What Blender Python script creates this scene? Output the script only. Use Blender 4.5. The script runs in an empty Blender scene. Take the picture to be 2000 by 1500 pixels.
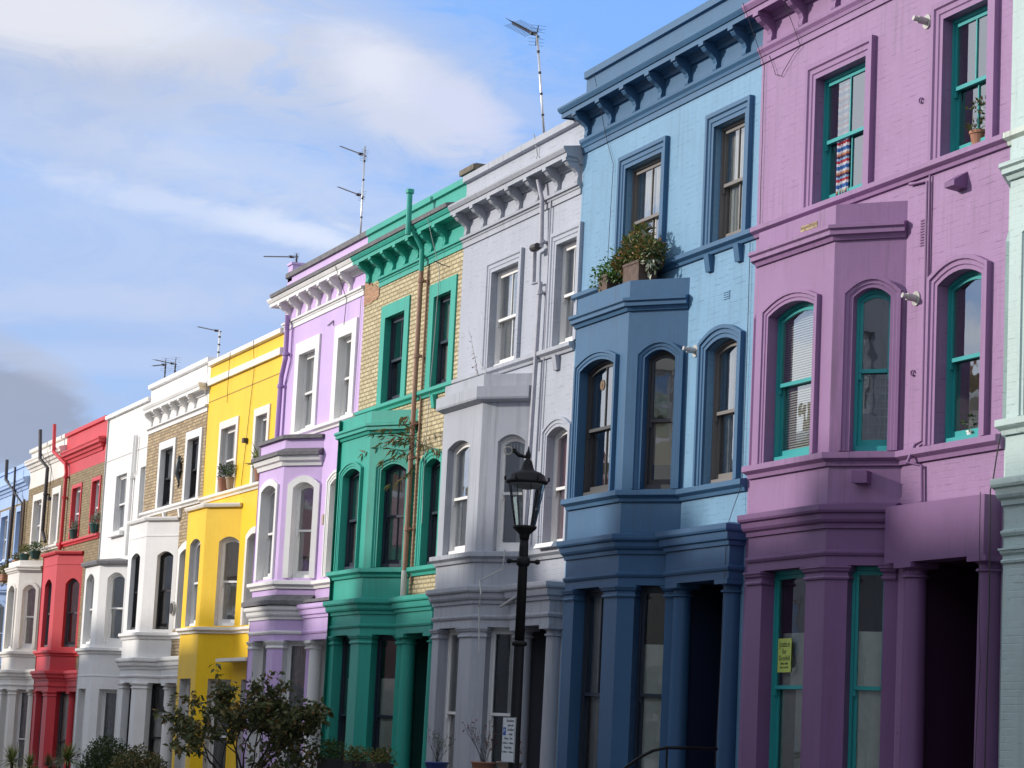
import bpy, math, random
from mathutils import Vector, Matrix
random.seed(7)
SC = bpy.context.scene
COL = SC.collection
rad = math.radians

# ------------------------------------------------------------------ camera
YAW, PIT, ROLL = 0.37581019, 0.14361273, 0.04859470
fwd = Vector((-math.cos(YAW)*math.cos(PIT), math.sin(YAW)*math.cos(PIT), math.sin(PIT)))
rgt = fwd.cross(Vector((0, 0, 1))).normalized(); upv = rgt.cross(fwd)
r2 = rgt*math.cos(ROLL) + upv*math.sin(ROLL); u2 = -rgt*math.sin(ROLL) + upv*math.cos(ROLL)
cam_d = bpy.data.cameras.new('camera'); cam = bpy.data.objects.new('camera', cam_d); COL.objects.link(cam)
cam.matrix_world = Matrix(((r2.x, u2.x, -fwd.x, 0), (r2.y, u2.y, -fwd.y, -14.23414), (r2.z, u2.z, -fwd.z, 1.6), (0, 0, 0, 1)))
cam_d.sensor_width = 36; cam_d.lens = 4800/2000*36; cam_d.clip_end = 5000; cam_d.clip_start = .1
SC.camera = cam

# ------------------------------------------------------------------ world and sun
SUN = Vector((-0.44, -0.85, 0.332)).normalized()       # towards the sun
SUN_EL = math.asin(SUN.z)
W = bpy.data.worlds.new('World'); SC.world = W; W.use_nodes = True
nt = W.node_tree; N = nt.nodes; L = nt.links; N.clear()
def nd(t, **k):
    n = N.new(t)
    for a, b in k.items(): setattr(n, a, b)
    return n
def mth(op, a, b=None, c=None, clamp=False):
    n = nd('ShaderNodeMath', operation=op); n.use_clamp = clamp
    for i, v in enumerate((a, b, c)):
        if v is None: continue
        if isinstance(v, (int, float)): n.inputs[i].default_value = v
        else: L.new(v, n.inputs[i])
    return n.outputs[0]
def mixc(f, a, b):
    n = nd('ShaderNodeMix', data_type='RGBA')
    if isinstance(f, (int, float)): n.inputs[0].default_value = f
    else: L.new(f, n.inputs[0])
    for i, v in ((6, a), (7, b)):
        if isinstance(v, tuple): n.inputs[i].default_value = (*v, 1)
        else: L.new(v, n.inputs[i])
    return n.outputs[2]
sky = nd('ShaderNodeTexSky', sky_type='NISHITA'); sky.sun_disc = False
sky.sun_elevation = SUN_EL; sky.sun_rotation = math.atan2(SUN.x, SUN.y)
sky.air_density = 1.0; sky.dust_density = 0.6; sky.ozone_density = 2.0
geo = nd('ShaderNodeTexCoord'); sep = nd('ShaderNodeSeparateXYZ'); L.new(geo.outputs['Generated'], sep.inputs[0])
dx, dy, dz = sep.outputs
az = mth('MULTIPLY', mth('ARCTAN2', dy, mth('MULTIPLY', dx, -1)), 57.29578)    # degrees, 0 along -X
el = mth('MULTIPLY', mth('ARCSINE', dz), 57.29578)
comb = nd('ShaderNodeCombineXYZ'); L.new(mth('MULTIPLY', az, .12), comb.inputs[0]); L.new(mth('MULTIPLY', el, .30), comb.inputs[1])
def noise(scale, detail, rough, off=0.0, dist=0.0):
    n = nd('ShaderNodeTexNoise'); n.inputs['Scale'].default_value = scale; n.inputs['Detail'].default_value = detail
    n.inputs['Roughness'].default_value = rough; n.inputs['Distortion'].default_value = dist
    v = nd('ShaderNodeVectorMath', operation='ADD'); v.inputs[1].default_value = (off, off*.7, off*1.3)
    L.new(comb.outputs[0], v.inputs[0]); L.new(v.outputs[0], n.inputs['Vector']); return n.outputs[0]
nA = noise(1.6, 7, .55, 3.1, .3); nB = noise(4.6, 9, .66, 9.2, .5); nC = noise(.8, 5, .5, 17.0)
def blob(ca, ce, ra, re, tilt, n, amp, soft):
    a = mth('SUBTRACT', az, ca); e = mth('SUBTRACT', el, ce); t = rad(tilt)
    p = mth('DIVIDE', mth('ADD', mth('MULTIPLY', a, math.cos(t)), mth('MULTIPLY', e, math.sin(t))), ra)
    q = mth('DIVIDE', mth('SUBTRACT', mth('MULTIPLY', e, math.cos(t)), mth('MULTIPLY', a, math.sin(t))), re)
    d = mth('SQRT', mth('ADD', mth('MULTIPLY', p, p), mth('MULTIPLY', q, q)))
    d = mth('ADD', d, mth('MULTIPLY', mth('SUBTRACT', n, .5), amp))
    s = nd('ShaderNodeMapRange', interpolation_type='SMOOTHSTEP'); L.new(d, s.inputs[0])
    s.inputs[1].default_value = 1 + soft; s.inputs[2].default_value = 1 - soft; s.inputs[3].default_value = 0; s.inputs[4].default_value = 1
    return s.outputs[0]
def pix(px, py):      # direction of a picture point, in degrees
    d = (r2*((px-1000)/4800) + u2*(-(py-750)/4800) + fwd).normalized()
    return math.degrees(math.atan2(d.y, -d.x)), math.degrees(math.asin(d.z))
def pblob(px, py, rx, ry, tilt, n, amp, soft):
    a, e = pix(px, py); return blob(a, e, rx/4800*57.3/math.cos(rad(e)), ry/4800*57.3, tilt, n, amp, soft)
nD = noise(2.4, 10, .68, 5.7, 1.1)
brk_ = nd('ShaderNodeMapRange', interpolation_type='SMOOTHSTEP'); L.new(nD, brk_.inputs[0]); brk_.inputs[1].default_value = .36; brk_.inputs[2].default_value = .60; brk_.inputs[3].default_value = .45
# clear blue, paler towards the horizon
g = nd('ShaderNodeMapRange'); L.new(el, g.inputs[0]); g.inputs[1].default_value = 0; g.inputs[2].default_value = 17
g2 = nd('ShaderNodeMapRange'); L.new(az, g2.inputs[0]); g2.inputs[1].default_value = 8; g2.inputs[2].default_value = 24
blue = mixc(g.outputs[0], (.31, .435, .67), (.18, .375, .80))
blue = mixc(mth('MULTIPLY', mth('SUBTRACT', 1, g2.outputs[0], clamp=True), .35), blue, (.33, .46, .70))
skyc = nd('ShaderNodeMix', data_type='RGBA', blend_type='MULTIPLY'); skyc.inputs[0].default_value = 1
L.new(sky.outputs[0], skyc.inputs[6]); skyc.inputs[7].default_value = (.10, .10, .10, 1)
base = mixc(.86, skyc.outputs[2], blue)
# thin high veil
veil = nd('ShaderNodeMapRange', interpolation_type='SMOOTHSTEP'); L.new(nA, veil.inputs[0]); veil.inputs[1].default_value = .42; veil.inputs[2].default_value = .72
veil.inputs[4].default_value = .5
leftish = nd('ShaderNodeMapRange'); L.new(az, leftish.inputs[0]); leftish.inputs[1].default_value = 22; leftish.inputs[2].default_value = 10
c = mixc(mth('MULTIPLY', veil.outputs[0], leftish.outputs[0]), base, (.42, .50, .68))
def add(c, m, col, k=1.0): return mixc(mth('MULTIPLY', m, k), c, col)
c = add(c, pblob(250, 560, 900, 190, 5, nB, 2.2, .9), (.35, .42, .60), .42)
c = add(c, mth('MULTIPLY', pblob(350, 480, 800, 130, -4, nD, 1.6, .8), brk_.outputs[0]), (.44, .51, .67), .38)
c = add(c, pblob(480, 435, 400, 24, -9, nB, 2.4, .8), (.52, .58, .72), .60)
c = add(c, pblob(520, 330, 420, 60, -14, nB, 2.6, .9), (.48, .54, .68), .5)
c = add(c, pblob(200, 300, 380, 40, -10, nB, 2.6, .9), (.46, .52, .66), .5)
c = add(c, pblob(600, 455, 130, 22, -9, nB, 1.6, .8), (.60, .65, .76), .55)
c = add(c, pblob(150, 590, 420, 34, 3, nB, 2.2, .8), (.44, .50, .66), .5)
c = add(c, pblob(250, 705, 300, 26, 3, nA, 1.8, .7), (.44, .50, .66), .4)
c = add(c, mth('MULTIPLY', pblob(300, 30, 720, 170, -11, nD, 1.9, .5), brk_.outputs[0]), (.46, .49, .58), .95)
c = add(c, pblob(10, 60, 330, 190, -20, nA, 1.1, .5), (.40, .42, .50), .45)
c = add(c, pblob(120, 30, 300, 70, 0, nD, 2.0, .8), (.66, .66, .69), .7)
c = add(c, pblob(800, 190, 200, 90, -24, nD, 1.6, .35), (.48, .52, .64), .92)
c = add(c, pblob(735, 130, 80, 45, -30, nB, 2.2, .8), (.62, .64, .72), .6)
c = add(c, pblob(900, 215, 110, 45, -22, nB, 1.1, .5), (.50, .53, .69), .55)
c = add(c, pblob(30, 810, 160, 100, -22, nD, 1.3, .3), (.25, .28, .37), .85)
c = add(c, pblob(60, 705, 130, 28, -22, nB, 1.4, .6), (.36, .39, .48), .5)
# broken cloud over the rest of the sky, away from the view
oth = nd('ShaderNodeMapRange', interpolation_type='SMOOTHSTEP'); L.new(nC, oth.inputs[0]); oth.inputs[1].default_value = .33; oth.inputs[2].default_value = .50
away = nd('ShaderNodeMapRange'); L.new(mth('ABSOLUTE', mth('SUBTRACT', az, 18)), away.inputs[0]); away.inputs[1].default_value = 18; away.inputs[2].default_value = 35
hi = nd('ShaderNodeMapRange'); L.new(el, hi.inputs[0]); hi.inputs[1].default_value = 19; hi.inputs[2].default_value = 30
msk = mth('MULTIPLY', oth.outputs[0], mth('MAXIMUM', away.outputs[0], hi.outputs[0]))
c = mixc(mth('MULTIPLY', msk, .9), c, (.74, .76, .80))
bg = nd('ShaderNodeBackground'); L.new(c, bg.inputs[0]); bg.inputs[1].default_value = 1.24
wo = nd('ShaderNodeOutputWorld'); L.new(bg.outputs[0], wo.inputs[0])

sd = bpy.data.lights.new('sun', 'SUN'); sd.energy = 3.5; sd.angle = rad(1.6); sd.color = (1, .93, .85)
so = bpy.data.objects.new('sun', sd); COL.objects.link(so); so.rotation_euler = SUN.to_track_quat('Z', 'Y').to_euler()
so.location = (-30, -40, 40)
vs = SC.view_settings; vs.view_transform = 'Standard'; vs.look = 'None'; vs.gamma = 1; vs.exposure = 0.14; vs.use_curve_mapping = False
SC.render.engine = 'CYCLES'; SC.cycles.max_bounces = 6; SC.cycles.transparent_max_bounces = 12; SC.cycles.caustics_reflective = False; SC.cycles.caustics_refractive = False

# ------------------------------------------------------------------ materials
MATS = {}
class MT:
    """small node helper"""
    def __init__(s, name):
        s.m = bpy.data.materials.new(name); s.m.use_nodes = True; s.t = s.m.node_tree; s.n = s.t.nodes
        s.b = s.n['Principled BSDF']; s.out = s.n['Material Output']
        s.tc = s.n.new('ShaderNodeTexCoord')
    def l(s, a, b): s.t.links.new(a, b)
    def vec(s, sx=1, sy=1, sz=1, swap=False):
        src = s.tc.outputs['Object']
        if swap:
            a = s.n.new('ShaderNodeSeparateXYZ'); s.l(src, a.inputs[0]); b = s.n.new('ShaderNodeCombineXYZ')
            ad = s.n.new('ShaderNodeMath'); ad.operation = 'ADD'; s.l(a.outputs[0], ad.inputs[0]); s.l(a.outputs[1], ad.inputs[1])
            s.l(ad.outputs[0], b.inputs[0]); s.l(a.outputs[2], b.inputs[1]); src = b.outputs[0]
        mp = s.n.new('ShaderNodeMapping'); mp.inputs['Scale'].default_value = (sx, sy, sz); s.l(src, mp.inputs[0]); return mp.outputs[0]
    def noise(s, v, scale, detail=4, rough=.5):
        n = s.n.new('ShaderNodeTexNoise'); n.inputs['Scale'].default_value = scale; n.inputs['Detail'].default_value = detail
        n.inputs['Roughness'].default_value = rough; s.l(v, n.inputs['Vector']); return n.outputs[0]
    def ramp(s, f, a, b, lo=0., hi=1.):
        n = s.n.new('ShaderNodeMapRange'); s.l(f, n.inputs[0])
        for i, v in enumerate((a, b, lo, hi)): n.inputs[i+1].default_value = v
        return n.outputs[0]
    def mix(s, f, a, b, mode='MIX'):
        n = s.n.new('ShaderNodeMix'); n.data_type = 'RGBA'; n.blend_type = mode
        if isinstance(f, (int, float)): n.inputs[0].default_value = f
        else: s.l(f, n.inputs[0])
        for i, v in ((6, a), (7, b)):
            if isinstance(v, tuple): n.inputs[i].default_value = (*v, 1)
            else: s.l(v, n.inputs[i])
        return n.outputs[2]
    def mul(s, a, b):
        n = s.n.new('ShaderNodeMath'); n.operation = 'MULTIPLY'
        for i, v in enumerate((a, b)):
            if isinstance(v, (int, float)): n.inputs[i].default_value = v
            else: s.l(v, n.inputs[i])
        return n.outputs[0]
    def add(s, a, b):
        n = s.n.new('ShaderNodeMath'); n.operation = 'ADD'
        for i, v in enumerate((a, b)):
            if isinstance(v, (int, float)): n.inputs[i].default_value = v
            else: s.l(v, n.inputs[i])
        return n.outputs[0]
    def bump(s, h, strength=.3, dist=.02):
        n = s.n.new('ShaderNodeBump'); n.inputs['Strength'].default_value = strength; n.inputs['Distance'].default_value = dist
        s.l(h, n.inputs['Height']); s.l(n.outputs[0], s.b.inputs['Normal'])
def plain(name, col, rough=.5, metal=0., bump=0., var=.0):
    k = (name, col)
    if k in MATS: return MATS[k]
    t = MT(name); t.b.inputs['Base Color'].default_value = (*col, 1); t.b.inputs['Roughness'].default_value = rough; t.b.inputs['Metallic'].default_value = metal
    if var:
        f = t.noise(t.vec(), 9, 4); t.l(t.mix(t.ramp(f, .3, .7, 0, 1), tuple(c*(1-var) for c in col), tuple(min(1, c*(1+var)) for c in col)), t.b.inputs['Base Color'])
    if bump: t.bump(t.noise(t.vec(), 60, 4), bump, .004)
    MATS[k] = t.m; return t.m
def paint(name, col, brick=False, dirt=.35, rough=.48, grime=(.10, .09, .08), uneven=.45):
    """masonry paint on render or on brickwork: brush-worn, stained in runs"""
    k = ('paint', name)
    if k in MATS: return MATS[k]
    t = MT(name)
    big = t.noise(t.vec(.9, .9, .5), 1.1, 5, .6); c = t.mix(t.ramp(big, .3, .7), tuple(x*.90 for x in col), tuple(min(1, x*1.05) for x in col))
    med = t.noise(t.vec(1, 1, 1), 7, 5, .65); c = t.mix(t.ramp(med, .55, .78, 0, .42 if brick else .28), c, tuple(min(1, x*1.22+.02) for x in col))
    run = t.noise(t.vec(7, 7, .35), 1.6, 6, .65); lowf = t.noise(t.vec(.6, .6, .6), 1.0, 3)
    d = t.mul(t.ramp(run, .50, .72, 0, 1), t.ramp(lowf, .4, .62, .15, 1)); c = t.mix(t.mul(d, dirt), c, tuple(x*.45+g*.35 for x, g in zip(col, grime)))
    sp = t.noise(t.vec(), 17, 5, .75); c = t.mix(t.ramp(sp, .68, .73, 0, dirt), c, tuple(x*.5 for x in col))
    fine = t.noise(t.vec(), 55, 4, .6); h = t.mul(fine, .35*uneven)
    trowel = t.noise(t.vec(), 5, 3, .5); h = t.add(h, t.mul(trowel, .9*uneven))
    if brick:
        bt = t.n.new('ShaderNodeTexBrick'); t.l(t.vec(swap=True), bt.inputs['Vector'])
        bt.inputs['Scale'].default_value = 1; bt.inputs['Brick Width'].default_value = .225; bt.inputs['Row Height'].default_value = .075
        bt.inputs['Mortar Size'].default_value = .008; bt.inputs['Mortar Smooth'].default_value = .5
        bt.inputs['Color1'].default_value = (.8, .8, .8, 1); bt.inputs['Color2'].default_value = (1, 1, 1, 1); bt.inputs['Mortar'].default_value = (0, 0, 0, 1)
        bw = t.n.new('ShaderNodeRGBToBW'); t.l(bt.outputs['Color'], bw.inputs[0])
        patch = t.noise(t.vec(), 3.2, 4, .6)                       # thick paint hides the joints here and there
        vis = t.ramp(patch, .45, .68, .08, 1); h = t.add(h, t.mul(bw.outputs[0], t.mul(vis, .42)))
        joint = t.n.new('ShaderNodeMath'); joint.operation = 'SUBTRACT'; joint.inputs[0].default_value = 1; t.l(bw.outputs[0], joint.inputs[1])
        brk = t.noise(t.vec(3.6, 3.6, 13), 1, 3, .6)
        c = t.mix(t.mul(t.mul(t.ramp(joint.outputs[0], .4, .9), t.ramp(brk, .55, .64)), .55), c, tuple(x*.42 for x in col))
    t.l(c, t.b.inputs['Base Color']); t.b.inputs['Roughness'].default_value = rough; t.b.inputs['Specular IOR Level'].default_value = .35
    t.bump(h, .55, .012); MATS[k] = t.m; return t.m
def brickwork(name, c1, c2, mortar, soot=.3):
    k = ('brick', name)
    if k in MATS: return MATS[k]
    t = MT(name); bt = t.n.new('ShaderNodeTexBrick'); t.l(t.vec(swap=True), bt.inputs['Vector'])
    bt.inputs['Scale'].default_value = 1; bt.inputs['Brick Width'].default_value = .225; bt.inputs['Row Height'].default_value = .078
    bt.inputs['Mortar Size'].default_value = .014; bt.inputs['Mortar Smooth'].default_value = .3; bt.inputs['Bias'].default_value = -.1
    bt.inputs['Color1'].default_value = (*c1, 1); bt.inputs['Color2'].default_value = (*c2, 1); bt.inputs['Mortar'].default_value = (*mortar, 1)
    n1 = t.noise(t.vec(4.4, 4.4, 13), 1, 2, .5); c = t.mix(t.ramp(n1, .5, .68, 0, .5), bt.outputs['Color'], tuple(x*.5 for x in c2))
    n2 = t.noise(t.vec(), .9, 5, .6); c = t.mix(t.ramp(n2, .42, .72, 0, soot), c, (.12, .09, .06))
    n3 = t.noise(t.vec(), 40, 3); c = t.mix(t.ramp(n3, .4, .7, 0, .25), c, tuple(min(1, x*1.25) for x in c1))
    t.l(c, t.b.inputs['Base Color']); t.b.inputs['Roughness'].default_value = .85
    bw = t.n.new('ShaderNodeRGBToBW'); bt2 = t.n.new('ShaderNodeTexBrick'); t.l(t.vec(swap=True), bt2.inputs['Vector'])
    for a in ('Scale', 'Brick Width', 'Row Height', 'Mortar Size', 'Mortar Smooth', 'Bias'): bt2.inputs[a].default_value = bt.inputs[a].default_value
    bt2.inputs['Color1'].default_value = (.75, .75, .75, 1); bt2.inputs['Color2'].default_value = (1, 1, 1, 1); bt2.inputs['Mortar'].default_value = (0, 0, 0, 1)
    t.l(bt2.outputs['Color'], bw.inputs[0]); t.bump(t.add(bw.outputs[0], t.mul(n3, .3)), .8, .012); MATS[k] = t.m; return t.m
def glassm(name='window_glass', tint=(.88, .91, .89), base=.24):
    if name in MATS: return MATS[name]
    t = MT(name); t.n.remove(t.b)
    gl = t.n.new('ShaderNodeBsdfGlossy'); gl.inputs['Roughness'].default_value = .015; gl.inputs['Color'].default_value = (.93, .96, 1, 1)
    tr = t.n.new('ShaderNodeBsdfTransparent'); tr.inputs[0].default_value = (*tint, 1)
    fr = t.n.new('ShaderNodeFresnel'); fr.inputs[0].default_value = 1.55
    bp = t.n.new('ShaderNodeBump'); bp.inputs['Strength'].default_value = .12; bp.inputs['Distance'].default_value = .01
    t.l(t.noise(t.vec(), 2.5, 2), bp.inputs['Height']); t.l(bp.outputs[0], gl.inputs['Normal'])
    f = t.add(t.mul(fr.outputs[0], 1.5), base); mx = t.n.new('ShaderNodeMixShader'); t.l(f, mx.inputs[0]); t.l(tr.outputs[0], mx.inputs[1]); t.l(gl.outputs[0], mx.inputs[2])
    t.l(mx.outputs[0], t.out.inputs[0]); MATS[name] = t.m; return t.m
def leafm(name, c1, c2, c3=None):
    if name in MATS: return MATS[name]
    t = MT(name); gi = t.n.new('ShaderNodeNewGeometry'); r = gi.outputs['Random Per Island']
    c = t.mix(t.ramp(r, 0, .8), c1, c2)
    if c3: c = t.mix(t.ramp(r, .84, .88), c, c3)
    t.l(c, t.b.inputs['Base Color']); t.b.inputs['Roughness'].default_value = .45; t.b.inputs['Specular IOR Level'].default_value = .3
    tl = t.n.new('ShaderNodeBsdfTranslucent'); t.l(c, tl.inputs[0]); mx = t.n.new('ShaderNodeMixShader'); mx.inputs[0].default_value = .2
    t.l(t.b.outputs[0], mx.inputs[1]); t.l(tl.outputs[0], mx.inputs[2]); t.l(mx.outputs[0], t.out.inputs[0]); MATS[name] = t.m; return t.m
GLASS = glassm(); GLASSG = glassm('ground_floor_glass', (.94, .96, .95), .03)
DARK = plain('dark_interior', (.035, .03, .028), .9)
SLATE = plain('weathered_slate', (.13, .125, .135), .75, 0, .4, .25)
LEAD = plain('grey_lead', (.16, .16, .17), .6, 0, .3, .2)
IRON = plain('black_iron', (.006, .006, .007), .6, 0, .1); IRON.node_tree.nodes['Principled BSDF'].inputs['Specular IOR Level'].default_value = .25
ALU = plain('aerial_metal', (.55, .55, .56), .35, .8)
DARKMETAL = plain('dark_aerial_metal', (.05, .05, .06), .5, .2)
TIMBER = plain('old_timber', (.10, .065, .05), .8, 0, .5, .35)
TERRA = plain('terracotta', (.33, .15, .09), .8, 0, .2, .2)
CABLE = plain('dark_cable', (.04, .035, .04), .6)
PALECABLE = plain('pale_cable', (.5, .5, .48), .6)
WHITEP = plain('white_gloss_paint', (.80, .79, .77), .4, 0, .1)

t = MT('striped_curtain'); sp_ = t.n.new('ShaderNodeSeparateXYZ'); t.l(t.tc.outputs['Object'], sp_.inputs[0]); fr_ = t.n.new('ShaderNodeMath'); fr_.operation = 'FRACT'; t.l(t.mul(sp_.outputs[2], 4.3), fr_.inputs[0])
cr_ = t.n.new('ShaderNodeValToRGB'); cr_.color_ramp.interpolation = 'CONSTANT'; E_ = cr_.color_ramp.elements; E_[0].color = (.05, .16, .42, 1); E_[1].position = .2; E_[1].color = (.75, .75, .75, 1)
for p_, c_ in ((.35, (.5, .05, .07, 1)), (.5, (.35, .55, .75, 1)), (.62, (.10, .05, .12, 1)), (.75, (.6, .25, .12, 1)), (.86, (.7, .7, .72, 1))): E_.new(p_).color = c_
t.l(fr_.outputs[0], cr_.inputs[0]); t.l(cr_.outputs[0], t.b.inputs['Base Color']); t.b.inputs['Roughness'].default_value = .9; STRIPE = t.m
# ------------------------------------------------------------------ mesh helpers
class MB:
    def __init__(s): s.v = []; s.f = []; s.mi = []
    def face(s, pts, mi=0):
        b = len(s.v); s.v += [tuple(p) for p in pts]; s.f.append(tuple(range(b, b+len(pts)))); s.mi.append(mi)
    def box(s, x0, x1, y0, y1, z0, z1, mi=0):
        c = [(x, y, z) for z in (z0, z1) for y in (y0, y1) for x in (x0, x1)]; b = len(s.v); s.v += c
        for f in ((0, 2, 3, 1), (4, 5, 7, 6), (0, 1, 5, 4), (2, 6, 7, 3), (0, 4, 6, 2), (1, 3, 7, 5)): s.f.append(tuple(b+i for i in f)); s.mi.append(mi)
    def hexa(s, c, mi=0):
        b = len(s.v); s.v += [tuple(p) for p in c]
        for f in ((0, 3, 2, 1), (4, 5, 6, 7), (0, 1, 5, 4), (1, 2, 6, 5), (2, 3, 7, 6), (3, 0, 4, 7)): s.f.append(tuple(b+i for i in f)); s.mi.append(mi)
    def tube(s, pts, r, n=8, mi=0, caps=True):
        pts = [Vector(p) for p in pts]; rr = r if isinstance(r, (list, tuple)) else [r]*len(pts); b = len(s.v); ref = None
        for i, p in enumerate(pts):
            d = (pts[min(i+1, len(pts)-1)] - pts[max(i-1, 0)]).normalized()
            if ref is None: ref = d.orthogonal().normalized()
            ref = (ref - d*ref.dot(d));
            if ref.length < 1e-4: ref = d.orthogonal()
            ref.normalize(); q = d.cross(ref)
            for k in range(n):
                a = 2*math.pi*k/n; s.v.append(tuple(p + (ref*math.cos(a) + q*math.sin(a))*rr[i]))
        for i in range(len(pts)-1):
            for k in range(n):
                s.f.append((b+i*n+k, b+i*n+(k+1) % n, b+(i+1)*n+(k+1) % n, b+(i+1)*n+k)); s.mi.append(mi)
        if caps:
            s.f.append(tuple(b+k for k in reversed(range(n)))); s.mi.append(mi)
            e = b+(len(pts)-1)*n; s.f.append(tuple(e+k for k in range(n))); s.mi.append(mi)
    def lathe(s, cx, cy, prof, n=20, mi=0):
        s.tube([(cx, cy, z) for r, z in prof], [max(r, 1e-4) for r, z in prof], n, mi)
    def sweep(s, path, prof, mi=0, plane=None, caps=True):
        """path [(a,b)] swept with profile [(out,h)]; out is to the right-hand outside of the path. plane maps (a,b,h) to space"""
        n = len(path); P = [Vector(p) for p in path]; nor = []
        for i in range(n-1):
            d = (P[i+1]-P[i]).normalized(); nor.append(Vector((d.y, -d.x)))
        rows = []
        for i in range(n):
            if i == 0: m = nor[0]
            elif i == n-1: m = nor[-1]
            else:
                m = nor[i-1]+nor[i]; m = m/(1+nor[i-1].dot(nor[i])) if (1+nor[i-1].dot(nor[i])) > .05 else nor[i]
            b = len(s.v)
            for o, h in prof:
                q = P[i]+m*o; s.v.append(plane(q.x, q.y, h) if plane else (q.x, q.y, h))
            rows.append(b)
        k = len(prof)
        for i in range(n-1):
            for j in range(k-1):
                s.f.append((rows[i]+j, rows[i+1]+j, rows[i+1]+j+1, rows[i]+j+1)); s.mi.append(mi)
        if caps:
            s.f.append(tuple(rows[0]+j for j in range(k))); s.mi.append(mi); s.f.append(tuple(rows[-1]+j for j in reversed(range(k)))); s.mi.append(mi)
    def build(s, name, mats, parent=None, smooth=False, label=None):
        me = bpy.data.meshes.new(name)
        oz = parent_z(parent); me.from_pydata([(x, y, z-oz) for x, y, z in s.v], [], s.f)
        if not isinstance(mats, (list, tuple)): mats = [mats]
        for m in mats: me.materials.append(m)
        me.polygons.foreach_set('material_index', s.mi)
        if smooth: me.polygons.foreach_set('use_smooth', [True]*len(me.polygons))
        me.update(); o = bpy.data.objects.new(name, me); COL.objects.link(o); o.parent = parent
        if label: o['label'] = label
        return o
BZ = {}
def parent_z(p):
    while p is not None:
        if p.name in BZ: return BZ[p.name]
        p = p.parent
    return 0
def thing(name, label, cat, loc=(0, 0, 0), group=None, shift=True):
    o = bpy.data.objects.new(name, None); COL.objects.link(o); o.location = loc; o.empty_display_size = .3
    o['label'] = label; o['category'] = cat
    if group: o['group'] = group
    BZ[o.name] = loc[2] if shift else 0
    return o
def tag(o, label, cat, group=None):
    o['label'] = label; o['category'] = cat
    if group: o['group'] = group
    return o
def struct(o): o['kind'] = 'structure'; return o
def gz(x): return 0 if x > -20 else max(-1.75, (x+20)*.031)

class PL:      # a vertical wall plane: origin, direction along, outward normal
    def __init__(s, a, b):
        s.o = Vector(a); d = Vector(b)-s.o; s.len = d.length; s.u = d.normalized(); s.n = Vector((s.u.y, -s.u.x))
    def P(s, u, out, z):
        q = s.o+s.u*u+s.n*out; return (q.x, q.y, z)
def otop(o, u):
    c = (o['u0']+o['u1'])/2; h = (o['u1']-o['u0'])/2; return o['z1']-o['rise']*((u-c)/h)**2
def asamp(o, n=8): return [o['u0']+(o['u1']-o['u0'])*i/n for i in range(n+1)] if o['rise'] > 0 else [o['u0'], o['u1']]
def wall_panel(mb, pl, u0, u1, z0, z1, ops, bands, rmi=None):
    """bands: [(ztop, mi)] from low to high; ops: openings with reveals"""
    xs = sorted({round(x, 5) for x in [u0, u1]+[x for o in ops for x in asamp(o)]})
    def emit(a, b, la, lb, ha, hb):
        zl = max(la, lb); zs = [t for t, m in bands if zl < t < min(ha, hb)]
        prev = (la, lb)
        for t in zs+[None]:
            top = (ha, hb) if t is None else (t, t); mid = (max(prev)+min(top))/2
            mi = next((m for tt, m in bands if mid < tt), bands[-1][1])
            mb.face([pl.P(a, 0, prev[0]), pl.P(b, 0, prev[1]), pl.P(b, 0, top[1]), pl.P(a, 0, top[0])], mi); prev = top
    for a, b in zip(xs, xs[1:]):
        cur = sorted([o for o in ops if o['u0'] <= a+1e-4 and o['u1'] >= b-1e-4], key=lambda o: o['z0']); la = lb = z0
        for o in cur:
            emit(a, b, la, lb, o['z0'], o['z0']); la, lb = otop(o, a), otop(o, b)
        emit(a, b, la, lb, z1, z1)
    for o in ops:
        d = o['d']; r = o['rm'] if 'rm' in o else rmi if rmi is not None else next((m for tt, m in bands if (o['z0']+o['z1'])/2 < tt), bands[-1][1])
        u, v, a, b = o['u0'], o['u1'], o['z0'], o['z1']
        mb.face([pl.P(u, 0, a), pl.P(u, -d, a), pl.P(u, -d, otop(o, u)), pl.P(u, 0, otop(o, u))], r)
        mb.face([pl.P(v, 0, a), pl.P(v, 0, otop(o, v)), pl.P(v, -d, otop(o, v)), pl.P(v, -d, a)], r)
        mb.face([pl.P(u, 0, a), pl.P(v, 0, a), pl.P(v, -d, a), pl.P(u, -d, a)], r)
        s = asamp(o)
        for p, q in zip(s, s[1:]): mb.face([pl.P(p, 0, otop(o, p)), pl.P(p, -d, otop(o, p)), pl.P(q, -d, otop(o, q)), pl.P(q, 0, otop(o, q))], r)

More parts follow.
